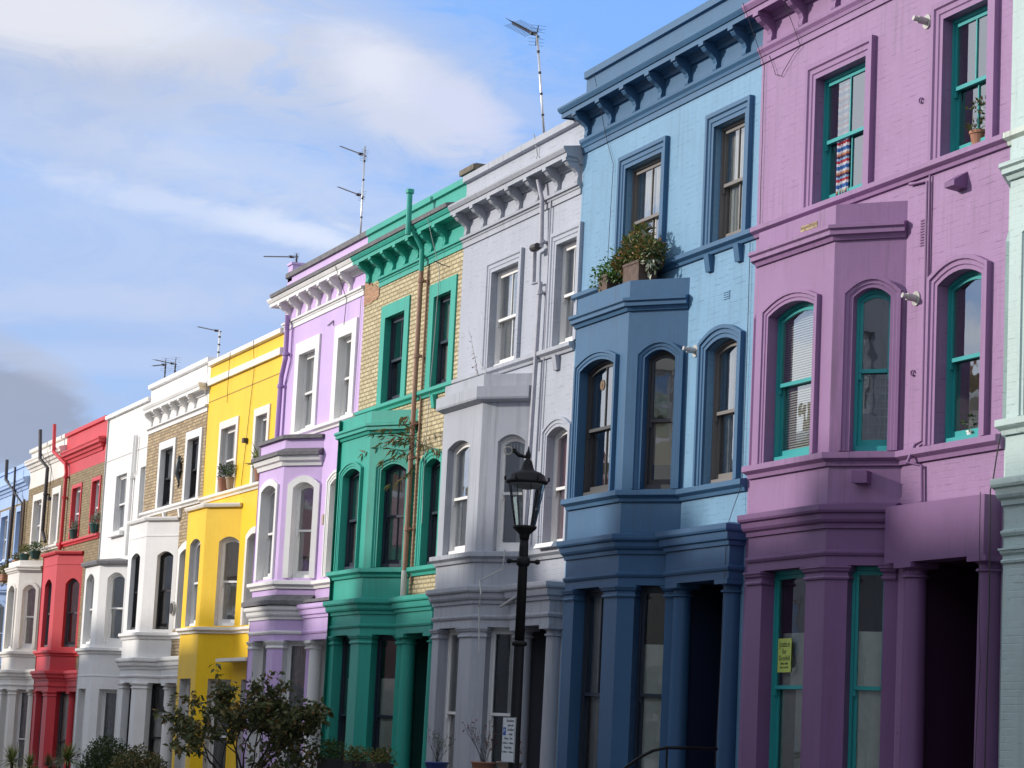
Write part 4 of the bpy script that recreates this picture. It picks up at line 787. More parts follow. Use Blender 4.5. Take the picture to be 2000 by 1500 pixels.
# weeds on the grey house are separate plants below
# chimneys
def chimney(T, x, y, z0, z1, mat, cap):
    q = MB(); q.box(x-.45, x+.45, y-.3, y+.3, z0, z1); q.build('chimney', mat, T); c0 = [o for o in T.children if o.name.startswith('chimney')][-1]
    q = MB(); q.box(x-.55, x+.55, y-.38, y+.38, z1, z1+.10); q.box(x-.5, x+.5, y-.34, y+.34, z1+.1, z1+.16); q.build('chimney_cap', cap, c0)
c_ = (r2*((937-1000)/4800)+u2*(-(336-750)/4800)+fwd); kk_ = (.62+14.23414)/c_.y; chz = 1.6+c_.z*kk_; q = MB(); xx_ = lx(2, c_.x*kk_); q.box(xx_-.28, xx_+.28, .42, .82, 10.2, chz-.05); ch_ = q.build('chimney', GRYT, h_gry); q = MB(); q.box(xx_-.34, xx_+.36, .36, .88, chz-.05, chz+.05); q.box(xx_-.26, xx_+.26, .44, .8, chz+.05, chz+.09); q.build('chimney_cap', plain('mossy_stone', (.16, .13, .10), .9, 0, .4, .3), ch_)

# ------------------------------------------------------------------ television aerials standing on the roofs
def ray(px, py, y):      # used only to read positions off the survey: point at distance y from the facade line
    d = (r2*((px-1000)/4800) + u2*(-(py-750)/4800) + fwd); k = (y+14.23414)/d.y; return Vector((d.x*k, -14.23414+d.y*k, 1.6+d.z*k))
def aerial(label, base, top, booms, mat, group='television aerials on the roofs', mast_mat=ALU, r=.022):
    """booms: (z height, direction vector of boom, length, element half width, count, reflector, tilt)"""
    T = thing('tv_aerial', label, 'aerial', tuple(base), group, False); B = Vector(base)
    q = MB(); q.tube([(0, 0, 0), tuple(Vector(top)-B)], r, 8); mast = q.build('mast', mast_mat, T, True)
    q = MB(); h = (Vector(top)-B)
    for k in range(1, 7): p = h*(k/7+.03); q.tube([p-h.normalized()*.02, p+h.normalized()*.02], r*1.3, 8)
    q.build('mast_tape', DARKMETAL, T)
    for zf, d, ln, hw, n, refl, xf in booms:
        d = Vector(d).normalized(); o = h*zf; side = d.cross(Vector((0, 0, 1))).normalized(); up = side.cross(d)
        q = MB(); q.tube([o-d*.12, o+d*ln], .016, 6); bm = q.build('boom', mat, T)
        q = MB()
        for k in range(n):
            c = o+d*(ln*(.16+.84*k/(n-1)))
            if xf: 
                for sg in (1, -1): q.tube([c, c+(side+up*.5*sg).normalized()*hw], .004, 4); q.tube([c, c-(side+up*.5*sg).normalized()*hw], .004, 4)
                q.tube([c-up*.035, c+up*.035], .013, 5)
            else: q.tube([c-side*hw, c+side*hw], .0045, 4)
        q.build('director_elements', mat, bm)
        q = MB(); c = o+d*.05
        if refl:
            for sg in (1, -1):
                for j in range(1, 4):
                    cc = c+(up*sg*.9-d*.25)*refl*j/3; q.tube([cc-side*refl*.7, cc+side*refl*.7], .003, 4)
                q.tube([c, c+(up*sg*.9-d*.25)*refl], .010, 5)
            q.build('reflector', mat, bm)
        c = o+d*ln*.16; q = MB(); q.hexa([c+side*a+up*b+d*e_ for b in (-.03, .03) for a, e_ in ((-.05, -.05), (.05, -.05), (.05, .05), (-.05, .05))]); q.build('dipole_box', DARKMETAL, bm)
b = ray(1074, 262, 2); tp = ray(1049, 68, 2); b.z -= .9; tp = ray(1049, 68, 1.62)
aerial('tall mast above the grey house roof with one long spiky aerial', b, tp, [(.995, ray(970, 33, 2.4)-ray(1048, 74, 2), 2.0, .17, 14, .20, True)], DARKMETAL)
b = ray(704, 465, 2); b.z -= .9; tp = ray(711, 287, 2); tp.x = b.x-.05
aerial('mast behind the lilac parapet carrying two plain booms one above the other', b, tp, [(.93, ray(650, 284, 2)-ray(710, 307, 2), 1.9, .05, 9, .13, False), (.62, ray(648, 340, 2)-ray(708, 362, 2), 1.9, .05, 9, .12, False)], DARKMETAL)
b = ray(577, 540, 2); b.z -= .9; tp = ray(580, 498, 2); tp.x = b.x
aerial('short mast at the left end of the lilac roof with one level boom', b, tp, [(.97, ray(505, 502, 2)-ray(578, 503, 2), 2.9, .05, 11, .10, False)], DARKMETAL, mast_mat=DARKMETAL)
b = ray(426, 700, 2); b.z -= .7; tp = ray(432, 645, 2); tp.x = b.x
aerial('white mast over the yellow parapet with a single bar sloping down to it', b, tp, [(.99, ray(376, 637, 2)-ray(432, 649, 2), 2.4, .04, 6, 0, False)], DARKMETAL, mast_mat=WHITEP, r=.028)
b = ray(321, 745, 2); b.z -= .5; tp = ray(319, 712, 2); tp.x = b.x
aerial('left of the two dark aerials above the bracketed white cornice', b, tp, [(.97, ray(283, 717, 2)-ray(318, 713, 2), 1.5, .07, 8, .2, False)], DARKMETAL, mast_mat=DARKMETAL)
b = ray(341, 735, 2.4); b.z -= .5; tp = ray(342, 710, 2.4); tp.x = b.x
aerial('right of the two dark aerials above the bracketed white cornice', b, tp, [(.97, ray(287, 702, 2)-ray(341, 714, 2), 2.6, .1, 9, .22, False)], DARKMETAL, mast_mat=DARKMETAL)

# ------------------------------------------------------------------ lamp post with its parking sign
LX, LY = -24.10, -4.5; lg = gz(LX)
T = thing('lamp_post', 'black lamp post with a tapered glass lantern, in front of the grey house', 'lamp post', (LX, LY, lg)); T.rotation_euler = (0, 0, math.atan2(r2.y, r2.x))
q = MB(); q.lathe(0, 0, [(.13, lg), (.13, lg+.1), (.10, lg+.14), (.095, lg+.9), (.080, lg+.98), (.062, lg+1.05), (.057, 2.55), (.056, 2.62)], 20); q.build('pole', IRON, T, True)
q = MB(); q.lathe(0, 0, [(.053, 2.62), (.049, 3.62), (.046, 3.70)], 20); q.build('pole', IRON, T, True)
q = MB(); q.lathe(0, 0, [(.06, 2.575), (.082, 2.59), (.082, 2.62), (.06, 2.635)], 20); q.lathe(0, 0, [(.056, 3.42), (.072, 3.44), (.072, 3.50), (.056, 3.52)], 20); q.build('collar', IRON, T, True)
q = MB(); q.tube([(-.15, .0, 3.47), (.15, 0, 3.47)], .014, 8)
for sx_ in (-.15, .15): q.lathe(sx_, 0, [(.001, 3.44), (.025, 3.45), (.03, 3.47), (.025, 3.49), (.001, 3.5)], 10)
q.build('ladder_bar', IRON, T)
q = MB(); q.lathe(0, 0, [(.05, 3.70), (.055, 3.74), (.06, 3.76), (.125, 3.82), (.128, 3.845), (.11, 3.85)], 24); q.build('lantern_cup', IRON, T, True)
q = MB(); n = 8; zb, zt_ = 3.85, 4.31; rb, rt = .112, .200
for k in range(n):
    a = 2*math.pi*(k+.3)/n; a2 = 2*math.pi*(k+1.3)/n; p = lambda r_, a_, z_: (r_*math.cos(a_), r_*math.sin(a_), z_)
    q.face([p(rb, a, zb), p(rb, a2, zb), p(rt, a2, zt_), p(rt, a, zt_)])
q.build('lantern_glass', glassm('lantern_glass', (.98, .99, .99), -.06), T)
q = MB()
for k in range(n):
    a = 2*math.pi*(k+.3)/n; q.tube([(rb*math.cos(a), rb*math.sin(a), zb), (rt*math.cos(a), rt*math.sin(a), zt_)], .0038, 6)
q.build('glazing_bars', IRON, T)
q = MB(); q.lathe(0, 0, [(.205, 4.295), (.225, 4.305), (.226, 4.325), (.20, 4.340), (.185, 4.390), (.14, 4.420), (.075, 4.440), (.06, 4.480), (.045, 4.540), (.02, 4.560), (.028, 4.580), (.03, 4.610), (.012, 4.650), (.004, 4.700)], 24); q.build('lantern_hood', IRON, T, True)
q = MB(); q.lathe(0, 0, [(.19, 4.294), (.17, 4.280), (.11, 4.250), (.03, 4.235)], 20); q.build('reflector_dome', plain('pale_reflector', (.35, .36, .36), .4), T, True)
for k in range(6):
    q = MB(); a = 2*math.pi*k/6; q.tube([(.21*math.cos(a), .21*math.sin(a), 4.320), (.235*math.cos(a), .235*math.sin(a), 4.340), (.23*math.cos(a), .23*math.sin(a), 4.370)], .012, 6); q.build('hood_lug', IRON, T)
q = MB(); q.tube([(-.02, 0, 4.580), (-.10, 0, 4.600), (-.15, 0, 4.640)], [.016, .022, .020], 8); q.tube([(-.15, -.005, 4.620), (-.15, -.005, 4.665)], .02, 8); q.build('sensor_arm', IRON, T)
q = MB()
for k in range(5): q.tube([(-.04-.035*k, 0, 4.620+.012*k), (-.05-.035*k, 0, 4.700+.006*k)], .0025, 4)
q.build('bird_spikes', PALECABLE, T)
q = MB(); ring = [(-.215+.042*math.cos(a), .0, 4.640+.042*math.sin(a)) for a in [k*math.pi/8 for k in range(17)]]; q.tube(ring, .007, 6); q.tube([(-.16, 0, 4.640), (-.175, 0, 4.640)], .006, 6); q.build('sensor_ring', plain('yellowish_plastic', (.4, .38, .3), .5), T)
# sign plate
def text(body, size, loc, rot, mat, parent, name='lettering', ext=.001, align='CENTER'):
    c_ = bpy.data.curves.new(name, 'FONT'); c_.body = body; c_.size = size; c_.extrude = ext; c_.align_x = align; c_.align_y = 'CENTER'; c_.resolution_u = 2
    o = bpy.data.objects.new('tmp', c_); COL.objects.link(o); dg = bpy.context.evaluated_depsgraph_get(); me = bpy.data.meshes.new_from_object(o.evaluated_get(dg)); bpy.data.objects.remove(o)
    m_ = bpy.data.objects.new(name, me); COL.objects.link(m_); me.materials.clear(); me.materials.append(mat); m_.parent = parent; m_.location = loc; m_.rotation_euler = rot; return m_
SA = rad(18)       # the plate faces along the street towards the viewer
S = thing('parking_sign', 'small white resident permit holders parking plate strapped low on the lamp post', 'sign', (LX+.10-.02, LY-.06-.045, 1.60), None, False); S.rotation_euler = (0, 0, SA)
q = MB(); q.box(-.105, .105, 0, .006, -.235, .235); q.build('plate', plain('sign_white', (.62, .66, .68), .35), S)
q = MB(); q.box(-.105, .105, -.002, -.0005, .229, .235); q.box(-.105, .105, -.002, -.0005, -.235, -.229); q.box(-.105, -.1, -.002, -.0005, -.229, .229); q.box(.1, .105, -.002, -.0005, -.229, .229); q.build('border', CABLE, S)
q = MB()
for zz in (.12, -.12): q.box(-.05, .05, .007, .03, zz-.012, zz+.012)
q.build('clamp', ALU, S)
INK = plain('black_ink', (.02, .02, .025), .5); BL = plain('sign_blue', (.02, .10, .40), .5)
for k, (tx, ox) in enumerate((('Resident', .02), ('permit', .03), ('holders', .035), ('only', .035), ('Mon - Fri', 0), ('8.30am - 6.30pm', 0), ('Saturday', 0), ('8.30am - 1.30pm', 0))):
    text(tx, .034 if k < 5 or k == 6 else .025, (ox, -.001, .195-.046*k), (rad(90), 0, 0), INK, S)
q = MB(); q.box(-.09, -.045, -.002, -.0005, .045, .125); q.build('blue_panel', BL, S); text('P', .055, (-.068, -.0025, .088), (rad(90), 0, 0), plain('sign_lettering_white', (.8, .8, .8), .5), S)

# ------------------------------------------------------------------ handrail of the blue steps
T = thing('handrail', 'curved black iron handrail by the steps of the blue house', 'handrail', (-27.2, -1.5, gz(-27)), None, True)
a_ = ray(1222, 1499, -1.3); b_ = ray(1275, 1466, -1.3); c2_ = ray(1303, 1460, -1.3); d2_ = ray(1400, 1463, -.5)
ofs = Vector((-27.2, -1.5, 0)); q = MB(); q.tube([a_+Vector((-.6, 0, -.45))-ofs, a_-ofs, a_.lerp(b_, .6)+Vector((0, 0, .015))-ofs, b_-ofs, c2_-ofs, c2_.lerp(d2_, .5)-ofs, d2_-ofs], .02, 10); q.build('rail', IRON, T, True)
q = MB(); q.tube([a_+Vector((-.6, 0, -.45))-ofs, (a_.x-.6+27.2, a_.y+1.5, gz(-27))], .014, 8); q.build('post', IRON, T); q = MB(); q.tube([c2_-ofs, (c2_.x+27.2, c2_.y+1.5, gz(-27)+.2)], .014, 8); q.build('post', IRON, T)

# ------------------------------------------------------------------ poster taped inside the purple bay window
q = MB(); FBq = PL((-4.66, -.57), (-2.74, -.57)); u0_ = .62
pc_ = ray(1532, 1280, -.366); PX, PZ = pc_.x, pc_.z
T = thing('poster', 'yellow green paper poster stuck in the purple ground floor bay window', 'poster', (PX, -.366, PZ), None, False)
q.box(-.165, .165, 0, .004, -.20, .20); q.build('paper', plain('lime_yellow_paper', (.50, .62, .14), .7), T)
for tx, sz, zz in (('Justice', .10, .13), ('for', .09, .045), ('Grenfell', .085, -.035), ('silent walk', .045, -.095), ('every month', .04, -.14)): text(tx, sz, (0, -.001, zz), (rad(90), 0, 0), INK, T)

# ------------------------------------------------------------------ plants
def leaf_cloud(m, c, r, n, size, rnd, flat=1.0, aspect=.42, droop=.3, mi=0):
    for k in range(n):
        while True:
            v = Vector((rnd.uniform(-1, 1), rnd.uniform(-1, 1), rnd.uniform(-1, 1)))
            if .0 < v.length < 1: break
        p = Vector(c)+Vector((v.x*r[0], v.y*r[1], v.z*r[2])); d = (v+Vector((rnd.uniform(-.8, .8), rnd.uniform(-.8, .8), rnd.uniform(-.8, .5)-droop))).normalized()
        leaf(m, p, d, size*rnd.uniform(.6, 1.25), aspect, rnd, mi)
def leaf(m, p, d, s, aspect, rnd, mi=0):
    sd_ = d.cross(Vector((rnd.uniform(-1, 1), rnd.uniform(-1, 1), rnd.uniform(-1, 1))));
    if sd_.length < .05: sd_ = d.orthogonal()
    sd_.normalize(); nn = sd_.cross(d); w = s*aspect/2
    a = p; b1 = p+d*s*.5+sd_*w+nn*s*.06; b2 = p+d*s*.5-sd_*w+nn*s*.06; t = p+d*s-nn*s*.08; mid = p+d*s*.5-nn*s*.02
    b = len(m.v); m.v += [tuple(x) for x in (a, b1, t, b2, mid)]; m.f += [(b, b+1, b+2, b+4), (b, b+4, b+2, b+3)]; m.mi += [mi, mi]
def branch(mw, tips, p, d, ln, r, lev, rnd, spread=.55, up=.10):
    pts = [p]; rs = [r]
    for k in range(3):
        d = (d+Vector((rnd.uniform(-.25, .25), rnd.uniform(-.25, .25), rnd.uniform(-.15, .2)+up*.4))).normalized(); p = p+d*ln/3; pts.append(p); rs.append(r*(1-.2*(k+1)))
    mw.tube(pts, rs, 5 if lev > 1 else 4, 0)
    if lev <= 1: tips += pts[1:]
    if lev > 0:
        for k in range(rnd.choice((2, 3, 3))):
            a = rnd.uniform(0, 6.28); s_ = d.orthogonal().normalized(); s2 = d.cross(s_)
            nd_ = (d+(s_*math.cos(a)+s2*math.sin(a))*spread*rnd.uniform(.7, 1.5)+Vector((0, 0, up))).normalized(); branch(mw, tips, pts[rnd.choice((2, 3, 3))], nd_, ln*rnd.uniform(.6, .85), r*.55, lev-1, rnd, spread, up)
LEAFD = leafm('dark_bronze_green_leaf', (.045, .062, .026), (.14, .145, .05), (.20, .12, .04)); LEAFG = leafm('mid_green_leaf', (.025, .06, .02), (.07, .12, .03)); LEAFX = leafm('dark_green_leaf', (.018, .042, .016), (.055, .085, .026))
LEAFO = leafm('green_and_bronze_leaf', (.035, .09, .025), (.16, .16, .035), (.32, .15, .06)); LEAFS = leafm('silvery_grey_green_leaf', (.10, .15, .10), (.22, .26, .19)); LEAFY = leafm('yellow_green_blade', (.07, .12, .03), (.24, .26, .08)); LEAFR = leafm('olive_hanging_leaf', (.06, .085, .025), (.15, .14, .045), (.2, .12, .05))
BARK = plain('dark_twig_bark', (.035, .026, .02), .9, 0, .4, .3)
# tree in the front garden before the yellow and lilac houses
rn = random.Random(12); c0 = ray(475, 1500, -2.6); g0 = gz(c0.x)
T = thing('garden_tree', 'small open tree with dark leaves in front of the yellow and lilac houses', 'tree', (c0.x, -2.6, g0), None, False)
mw = MB(); tips = []; H0_ = .80-g0
mw.tube([(0, 0, 0), (.03, .02, H0_*.5), (0, 0, H0_)], [.06, .05, .045], 8)
vw = Vector((r2.x, r2.y, 0)).normalized(); vd = Vector((-vw.y, vw.x, 0))
for ax in (-1.25, -.95, -.6, -.35, -.1, .15, .45, .7, 1.0, 1.25):
    d = (vw*ax*1.05+vd*rn.uniform(-.5, .5)+Vector((0, 0, rn.uniform(.55, 1.15)))).normalized(); branch(mw, tips, Vector((0, 0, H0_-.35*rn.random())), d, .74, .026, 3, rn, .5, .02)
mw.build('trunk', BARK, T)
ml = MB()
for p in tips:
    lat = p.dot(vw); h = p.z-H0_; env = 1.94*(1-.32*abs(lat/1.35)**2)+.08*math.sin(lat*7)
    if h > env or abs(lat) > 1.55: continue
    dens = 5 if h > .5 else 4
    for k in range(rn.randint(dens-2 if dens > 2 else 0, dens+2)):
        d = (Vector((rn.uniform(-1, 1), rn.uniform(-1, 1), rn.uniform(-1.0, .35)))).normalized(); leaf(ml, p+Vector((rn.uniform(-.05, .05), rn.uniform(-.05, .05), rn.uniform(-.05, .05))), d, rn.uniform(.09, .16), .5, rn)
for lc, hc, rr, nn_ in ((.75, .35, .45, 330), (1.15, .45, .36, 190), (.4, .25, .36, 150), (-.75, .95, .42, 110), (-.3, 1.2, .4, 120), (.1, .75, .4, 90), (-1.1, 1.15, .22, 40), (.6, 1.2, .4, 110), (1.1, 1.05, .35, 80)): leaf_cloud(ml, vw*lc+Vector((0, 0, H0_+hc)), (rr, rr, rr*.8), nn_, .11, rn, aspect=.5)
ml.build('crown', LEAFD, T)
def bush(label, px, py_top, y, rad_, ht, mat, seed, n=900, size=.07, aspect=.4, cat='shrub', shape=1.0, name='shrub', stems=True):
    rn = random.Random(seed); c = ray(px, py_top, y); T = thing(name, label, cat, (c.x, y, gz(c.x)), None, False); zc = c.z-gz(c.x)
    m = MB(); 
    for k in range(int(n/18)):
        a = rn.uniform(0, 6.28); e_ = rn.uniform(0, 1); rr = rad_*math.sqrt(rn.random()); hh = zc-ht*(rr/rad_)**2*.55*shape-ht*.6*rn.random()**1.5
        leaf_cloud(m, (rr*math.cos(a), rr*math.sin(a), hh-.06), (.13, .13, .11), 18, size, rn, aspect=aspect, droop=-.3)
    m.build('foliage', mat, T); w = MB()
    for k in range(7): a = k*.9; w.tube([(0, 0, 0), (rad_*.35*math.cos(a), rad_*.35*math.sin(a), zc*.5), (rad_*.7*math.cos(a), rad_*.7*math.sin(a), zc-ht*.4)], [.03, .02, .008], 5)
    w.build('stems', BARK, T); return T
bush('rounded dark green shrub in front of the plain white house', 215, 1438, -2.4, .66, 1.0, LEAFX, 3, 6000, .08, .34)
bush('low reddish dark shrub at the foot of the columns, beside the rounded shrub', 272, 1458, -2.3, .55, .7, LEAFD, 4, 3200, .07, .5)
def spiky(label, px, py, y, n, ln, seed, mat=LEAFY, cat='plant', trunk=True):
    rn = random.Random(seed); c = ray(px, py, y); T = thing('spiky_plant', label, cat, (c.x, y, gz(c.x)), 'spiky plants in the front gardens', False); zc = c.z-gz(c.x)-ln*.55; m = MB()
    for k in range(n):
        a = rn.uniform(0, 6.28); e_ = rn.uniform(-.25, 1.35); d = Vector((math.cos(a)*math.cos(e_), math.sin(a)*math.cos(e_), math.sin(e_))); s_ = Vector((-math.sin(a), math.cos(a), 0))*.014; l_ = ln*rn.uniform(.7, 1.1); o = Vector((0, 0, zc)); p1 = o+d*l_*.5; p2 = o+d*l_+Vector((0, 0, -.22*l_*math.cos(e_)))
        b = len(m.v); m.v += [tuple(x) for x in (o-s_, o+s_, p1+s_, p1-s_, p2)]; m.f += [(b, b+1, b+2, b+3), (b+3, b+2, b+4)]; m.mi += [0, 0]
    m.build('leaves', mat, T); w = MB(); w.tube([(0, 0, 0), (.02, .01, zc*.5), (0, 0, zc)], [.05, .045, .04], 8); w.build('stem', BARK, T)
spiky('arching spiky plant at the far left, under the cream house', 25, 1466, -2.5, 130, .55, 1); spiky('spiky plant left of the red house pillar, leaning low', 58, 1478, -2.4, 100, .42, 2)
spiky('bronze tinted spiky plant in front of the red pillar', 98, 1478, -2.3, 110, .45, 3, leafm('bronze_blade', (.08, .07, .03), (.2, .12, .06))); spiky('pale upright spiky plant right of the red pillar', 134, 1462, -2.4, 150, .5, 4)
# bottom-edge plants in front of the green and grey houses
def planter(label, x, y, zb, w, d, h, pm, fm_, seed, fol, n, size, name='planter', shape='box', hang=0, cat='planter', pn='box', aspect=.42):
    rn = random.Random(seed); T = thing(name, label, cat, (x, y, zb), None, False); q = MB()
    if shape == 'box':
        q.box(-w/2, w/2, -d/2, d/2, 0, h); q.box(-w/2-.01, w/2+.01, -d/2-.01, d/2+.01, h-.035, h+.004)
        q2 = MB(); q2.box(-w/2+.02, w/2-.02, -d/2+.02, d/2-.02, h+.001, h+.01)
    else: q.lathe(0, 0, [(w*.36, 0), (w*.5, h*.85), (w*.55, h*.86), (w*.55, h), (w*.47, h), (w*.47, h*.93)], 18); q2 = MB(); q2.lathe(0, 0, [(w*.46, h*.9), (w*.46, h*.95)], 14)
    q.build(pn if shape == 'box' else 'pot', pm, T); q2.build('soil', EARTH, T)
    m = MB(); rx, rz = fol
    for k in range(max(1, int(n/16))): leaf_cloud(m, (rn.uniform(-rx, rx), rn.uniform(-d/2, d/2), h+rz*rn.random()**1.1-hang*rn.random()), (.08, .08, .07), 16, size, rn, aspect=aspect, droop=-.2)
    m.build('foliage', fm_, T); return T
BLKPL = plain('black_plastic_box', (.02, .02, .022), .5)
PLX = []
for i_, (px, w, lab) in enumerate(((645, .62, 'black trough planter with a bushy green plant before the green house, left one'), (742, .50, 'dark planter of trailing plants before the right green column'), (695, .42, 'small dark planter between two larger ones before the green bay'))):
    c = ray(px, 1496, -1.3); PLX.append(c.x); planter(lab, c.x, -1.3, c.z-.14, w, .28, .26, BLKPL, LEAFG if i_ == 0 else LEAFO, 20+i_, (w*.5, .20 if i_ else .30), 620, .06)
PLZ = c.z-.14
def wall_low(x0, x1, y, top, mat, label):
    T = thing('garden_wall', label, 'wall', ((x0+x1)/2, y, gz((x0+x1)/2)), 'low front garden walls', True); h = (x1-x0)/2; g_ = gz((x0+x1)/2)
    q = MB(); q.box(-h, h, -.11, .11, g_-.2, top); q.build('masonry', mat, T); q = MB(); q.box(-h, h, -.15, .15, top+.001, top+.06); q.build('coping', plain('worn_stone', (.30, .29, .27), .8, 0, .4, .2), T)
    for xx in (-h+.2, h-.2): q = MB(); q.box(xx-.17, xx+.17, -.17, .17, g_-.2, top+.25); q.box(xx-.2, xx+.2, -.2, .2, top+.251, top+.31); q.build('pier', mat, T)
for i_, (m_, nm) in enumerate(((PURT, 'purple'), (BLUT, 'blue'), (GRYT, 'grey'), (GRN, 'green'), (WHT, 'lilac'), (CRM, 'yellow'), (WHT, 'brick and white'), (WHT, 'plain white'), (REDP, 'red'), (CRM, 'cream'))):
    wall_low(XB[i_+1]+.1, XB[i_]-1.9, -3.2, gz((XB[i_]+XB[i_+1])/2)+.62, m_, 'low garden wall in front of the %s house' % nm)
xa, xb_ = min(PLX)-.6, max(PLX)+.6; xm = (xa+xb_)/2; gg_ = gz(xm)
T = thing('plant_stand', 'long dark plant stand carrying the black planters before the green house', 'stand', (xm, -1.3, gg_)); q = MB(); q.box(xa-xm, xb_-xm, -.22, .22, PLZ-.10, PLZ-.05); q.build('shelf', TIMBER, T)
for xx in (xa-xm+.1, 0, xb_-xm-.1): q = MB(); q.box(xx-.04, xx+.04, -.18, .18, gg_-.1, PLZ-.101); q.build('leg', TIMBER, T)
for o in COL.objects:
    if o.name.startswith('planter') and o.parent is None: o.location.z = PLZ-.045
# pots before the grey house
def twigs(T, n, h, spread, mat, seed, lf, zoff=0, nl=60, size=.04):
    rn = random.Random(seed); w = MB(); tips = []
    for k in range(n):
        a = rn.uniform(0, 6.28); branch(w, tips, Vector((0, 0, zoff)), Vector((math.cos(a)*spread, math.sin(a)*spread, 1)).normalized(), h*rn.uniform(.4, .6), .006, 2, rn, .45, .1)
    w.build('twigs', BARK, T); m = MB()
    for k in range(nl): leaf(m, rn.choice(tips), Vector((rn.uniform(-1, 1), rn.uniform(-1, 1), rn.uniform(-1, 1))).normalized(), size*rn.uniform(.7, 1.3), .5, rn)
    m.build('leaves', lf, T)
BPOT = plain('blue_glazed_pot', (.03, .05, .20), .3)
for px, pm, lab, sd_, hh in ((853, BPOT, 'blue glazed pot with a bare twiggy shrub before the grey bay', 31, .42), (945, TERRA, 'pot with tall reddish twigs before the right pier of the grey bay', 32, .60), (995, plain('tan_pot', (.25, .19, .15), .8, 0, .3, .2), 'tan pot of small red flowers before the grey bay, nearest the lamp post', 33, .25)):
    c = ray(px, 1488, -1.5); g_ = gz(c.x); T = thing('potted_plant', lab, 'potted plant', (c.x, -1.5, g_), None, False); zt_ = c.z-g_
    q = MB(); q.lathe(0, 0, [(.16, 0), (.15, zt_-.3), (.13, zt_-.28), (.17, zt_-.03), (.185, zt_-.02), (.185, zt_), (.15, zt_-.001), (.15, zt_-.03)], 18); q.build('pot', pm, T, True)
    twigs(T, 7, hh, .5, BARK, sd_, leafm('reddish_leaf', (.16, .05, .04), (.30, .14, .10)) if sd_ != 31 else LEAFS, zt_-.03, 70)
# planters on the blue bay roof
c = ray(1189, 545, -.33); T = planter('small wooden box with bright green plant on the left of the blue bay roof', c.x, -.30, 7.925, .30, .24, .30, TIMBER, leafm('fresh_green_leaf', (.03, .12, .02), (.12, .22, .04)), 41, (.34, .34), 900, .065, hang=.25, aspect=.5)
c = ray(1250, 530, -.30); T = planter('large wooden box with a spreading bronze and green shrub on the blue bay roof', c.x, -.30, 7.925, .52, .28, .32, TIMBER, LEAFO, 42, (.52, .28), 1500, .075, hang=.08, aspect=.45)
rn = random.Random(5); m = MB()
for (ox, oz, rr, n_) in ((-.2, .62, .26, 320), (.08, .74, .17, 170), (.35, .48, .22, 230), (-.5, .42, .22, 260)): leaf_cloud(m, (ox, -.02, oz), (rr, .16, rr*.6), n_, .075, rn, aspect=.45, droop=-.3)
m.build('foliage', LEAFO, T)
m = MB(); leaf_cloud(m, (.42, -.02, .30), (.10, .10, .20), 70, .09, rn, aspect=.5); m.build('variegated_leaves', leafm('white_edged_leaf', (.05, .10, .04), (.55, .55, .42)), T)
# pots on red, yellow and cream houses
GPOT = plain('green_plastic_pot', (.02, .07, .06), .5)
for px, py, lab, sd_ in ((143, 1050, 'green pot of silvery leaves on the left sill of the red house', 51), (183, 1036, 'green pot of silvery leaves on the right sill of the red house', 52)):
    c = ray(px, py, -.10); planter(lab, c.x, -.06, 6.615, .34, .16, .26, GPOT, LEAFS, sd_, (.24, .26), 420, .06, shape='pot', name='window_pot', cat='pot')
c = ray(433, 952, -.1); planter('tan pot leaning at the left window sill of the yellow house', c.x-.05, -.05, 6.775, .26, .16, .30, TERRA, LEAFX, 53, (.16, .25), 260, .06, shape='pot', name='window_pot', cat='pot')
c = ray(447, 950, -.1); planter('wooden pot with a dark clipped plant at the left window sill of the yellow house', c.x, -.05, 6.775, .26, .16, .26, plain('tan_wood_pot', (.34, .25, .17), .8), LEAFX, 54, (.26, .24), 420, .06, shape='pot', name='window_pot', cat='pot')
c = ray(503, 925, -.1); T = planter('terracotta pot with long spiky leaves at the right window of the yellow house', c.x, -.05, 6.775, .26, .16, .34, TERRA, LEAFO, 55, (.1, .1), 30, .05, shape='pot', name='window_pot', cat='pot')
m = MB(); rn = random.Random(8)
for k in range(26):
    a = rn.uniform(2.2, 4.2); e_ = rn.uniform(-.3, 1.0); d = Vector((math.cos(a)*math.cos(e_)*1.1, -abs(math.sin(a))*.3, math.sin(e_))).normalized(); leaf(m, Vector((-.05, 0, .40)), d, rn.uniform(.35, .6), .07, rn)
m.build('blades', LEAFY, T)
for px, lab, sd_ in ((47, 'green pot with orange and green plants on the cream bay roof, left of two', 56), (68, 'green pot with green plants on the cream bay roof, right of two', 57)):
    c = ray(px, 1092, -.35); planter(lab, c.x, -.35, 6.225, .32, .26, .24, GPOT, LEAFO if sd_ == 56 else LEAFG, sd_, (.5, .22), 420, .07, shape='pot', name='window_pot', cat='pot')
c = ray(30, 1098, -.4); planter('low tray of yellowing trailing plants on the left of the cream bay roof', c.x, -.35, 6.225, .5, .2, .10, TERRA, LEAFR, 58, (.3, .14), 260, .07, name='planter')
c = ray(4, 1140, -.5); planter('trailing plants spilling over the pale blue bay roof at the left edge', c.x-.2, -.4, 5.745, .9, .3, .2, TERRA, LEAFR, 59, (.5, .5), 500, .09, hang=.4, name='planter')
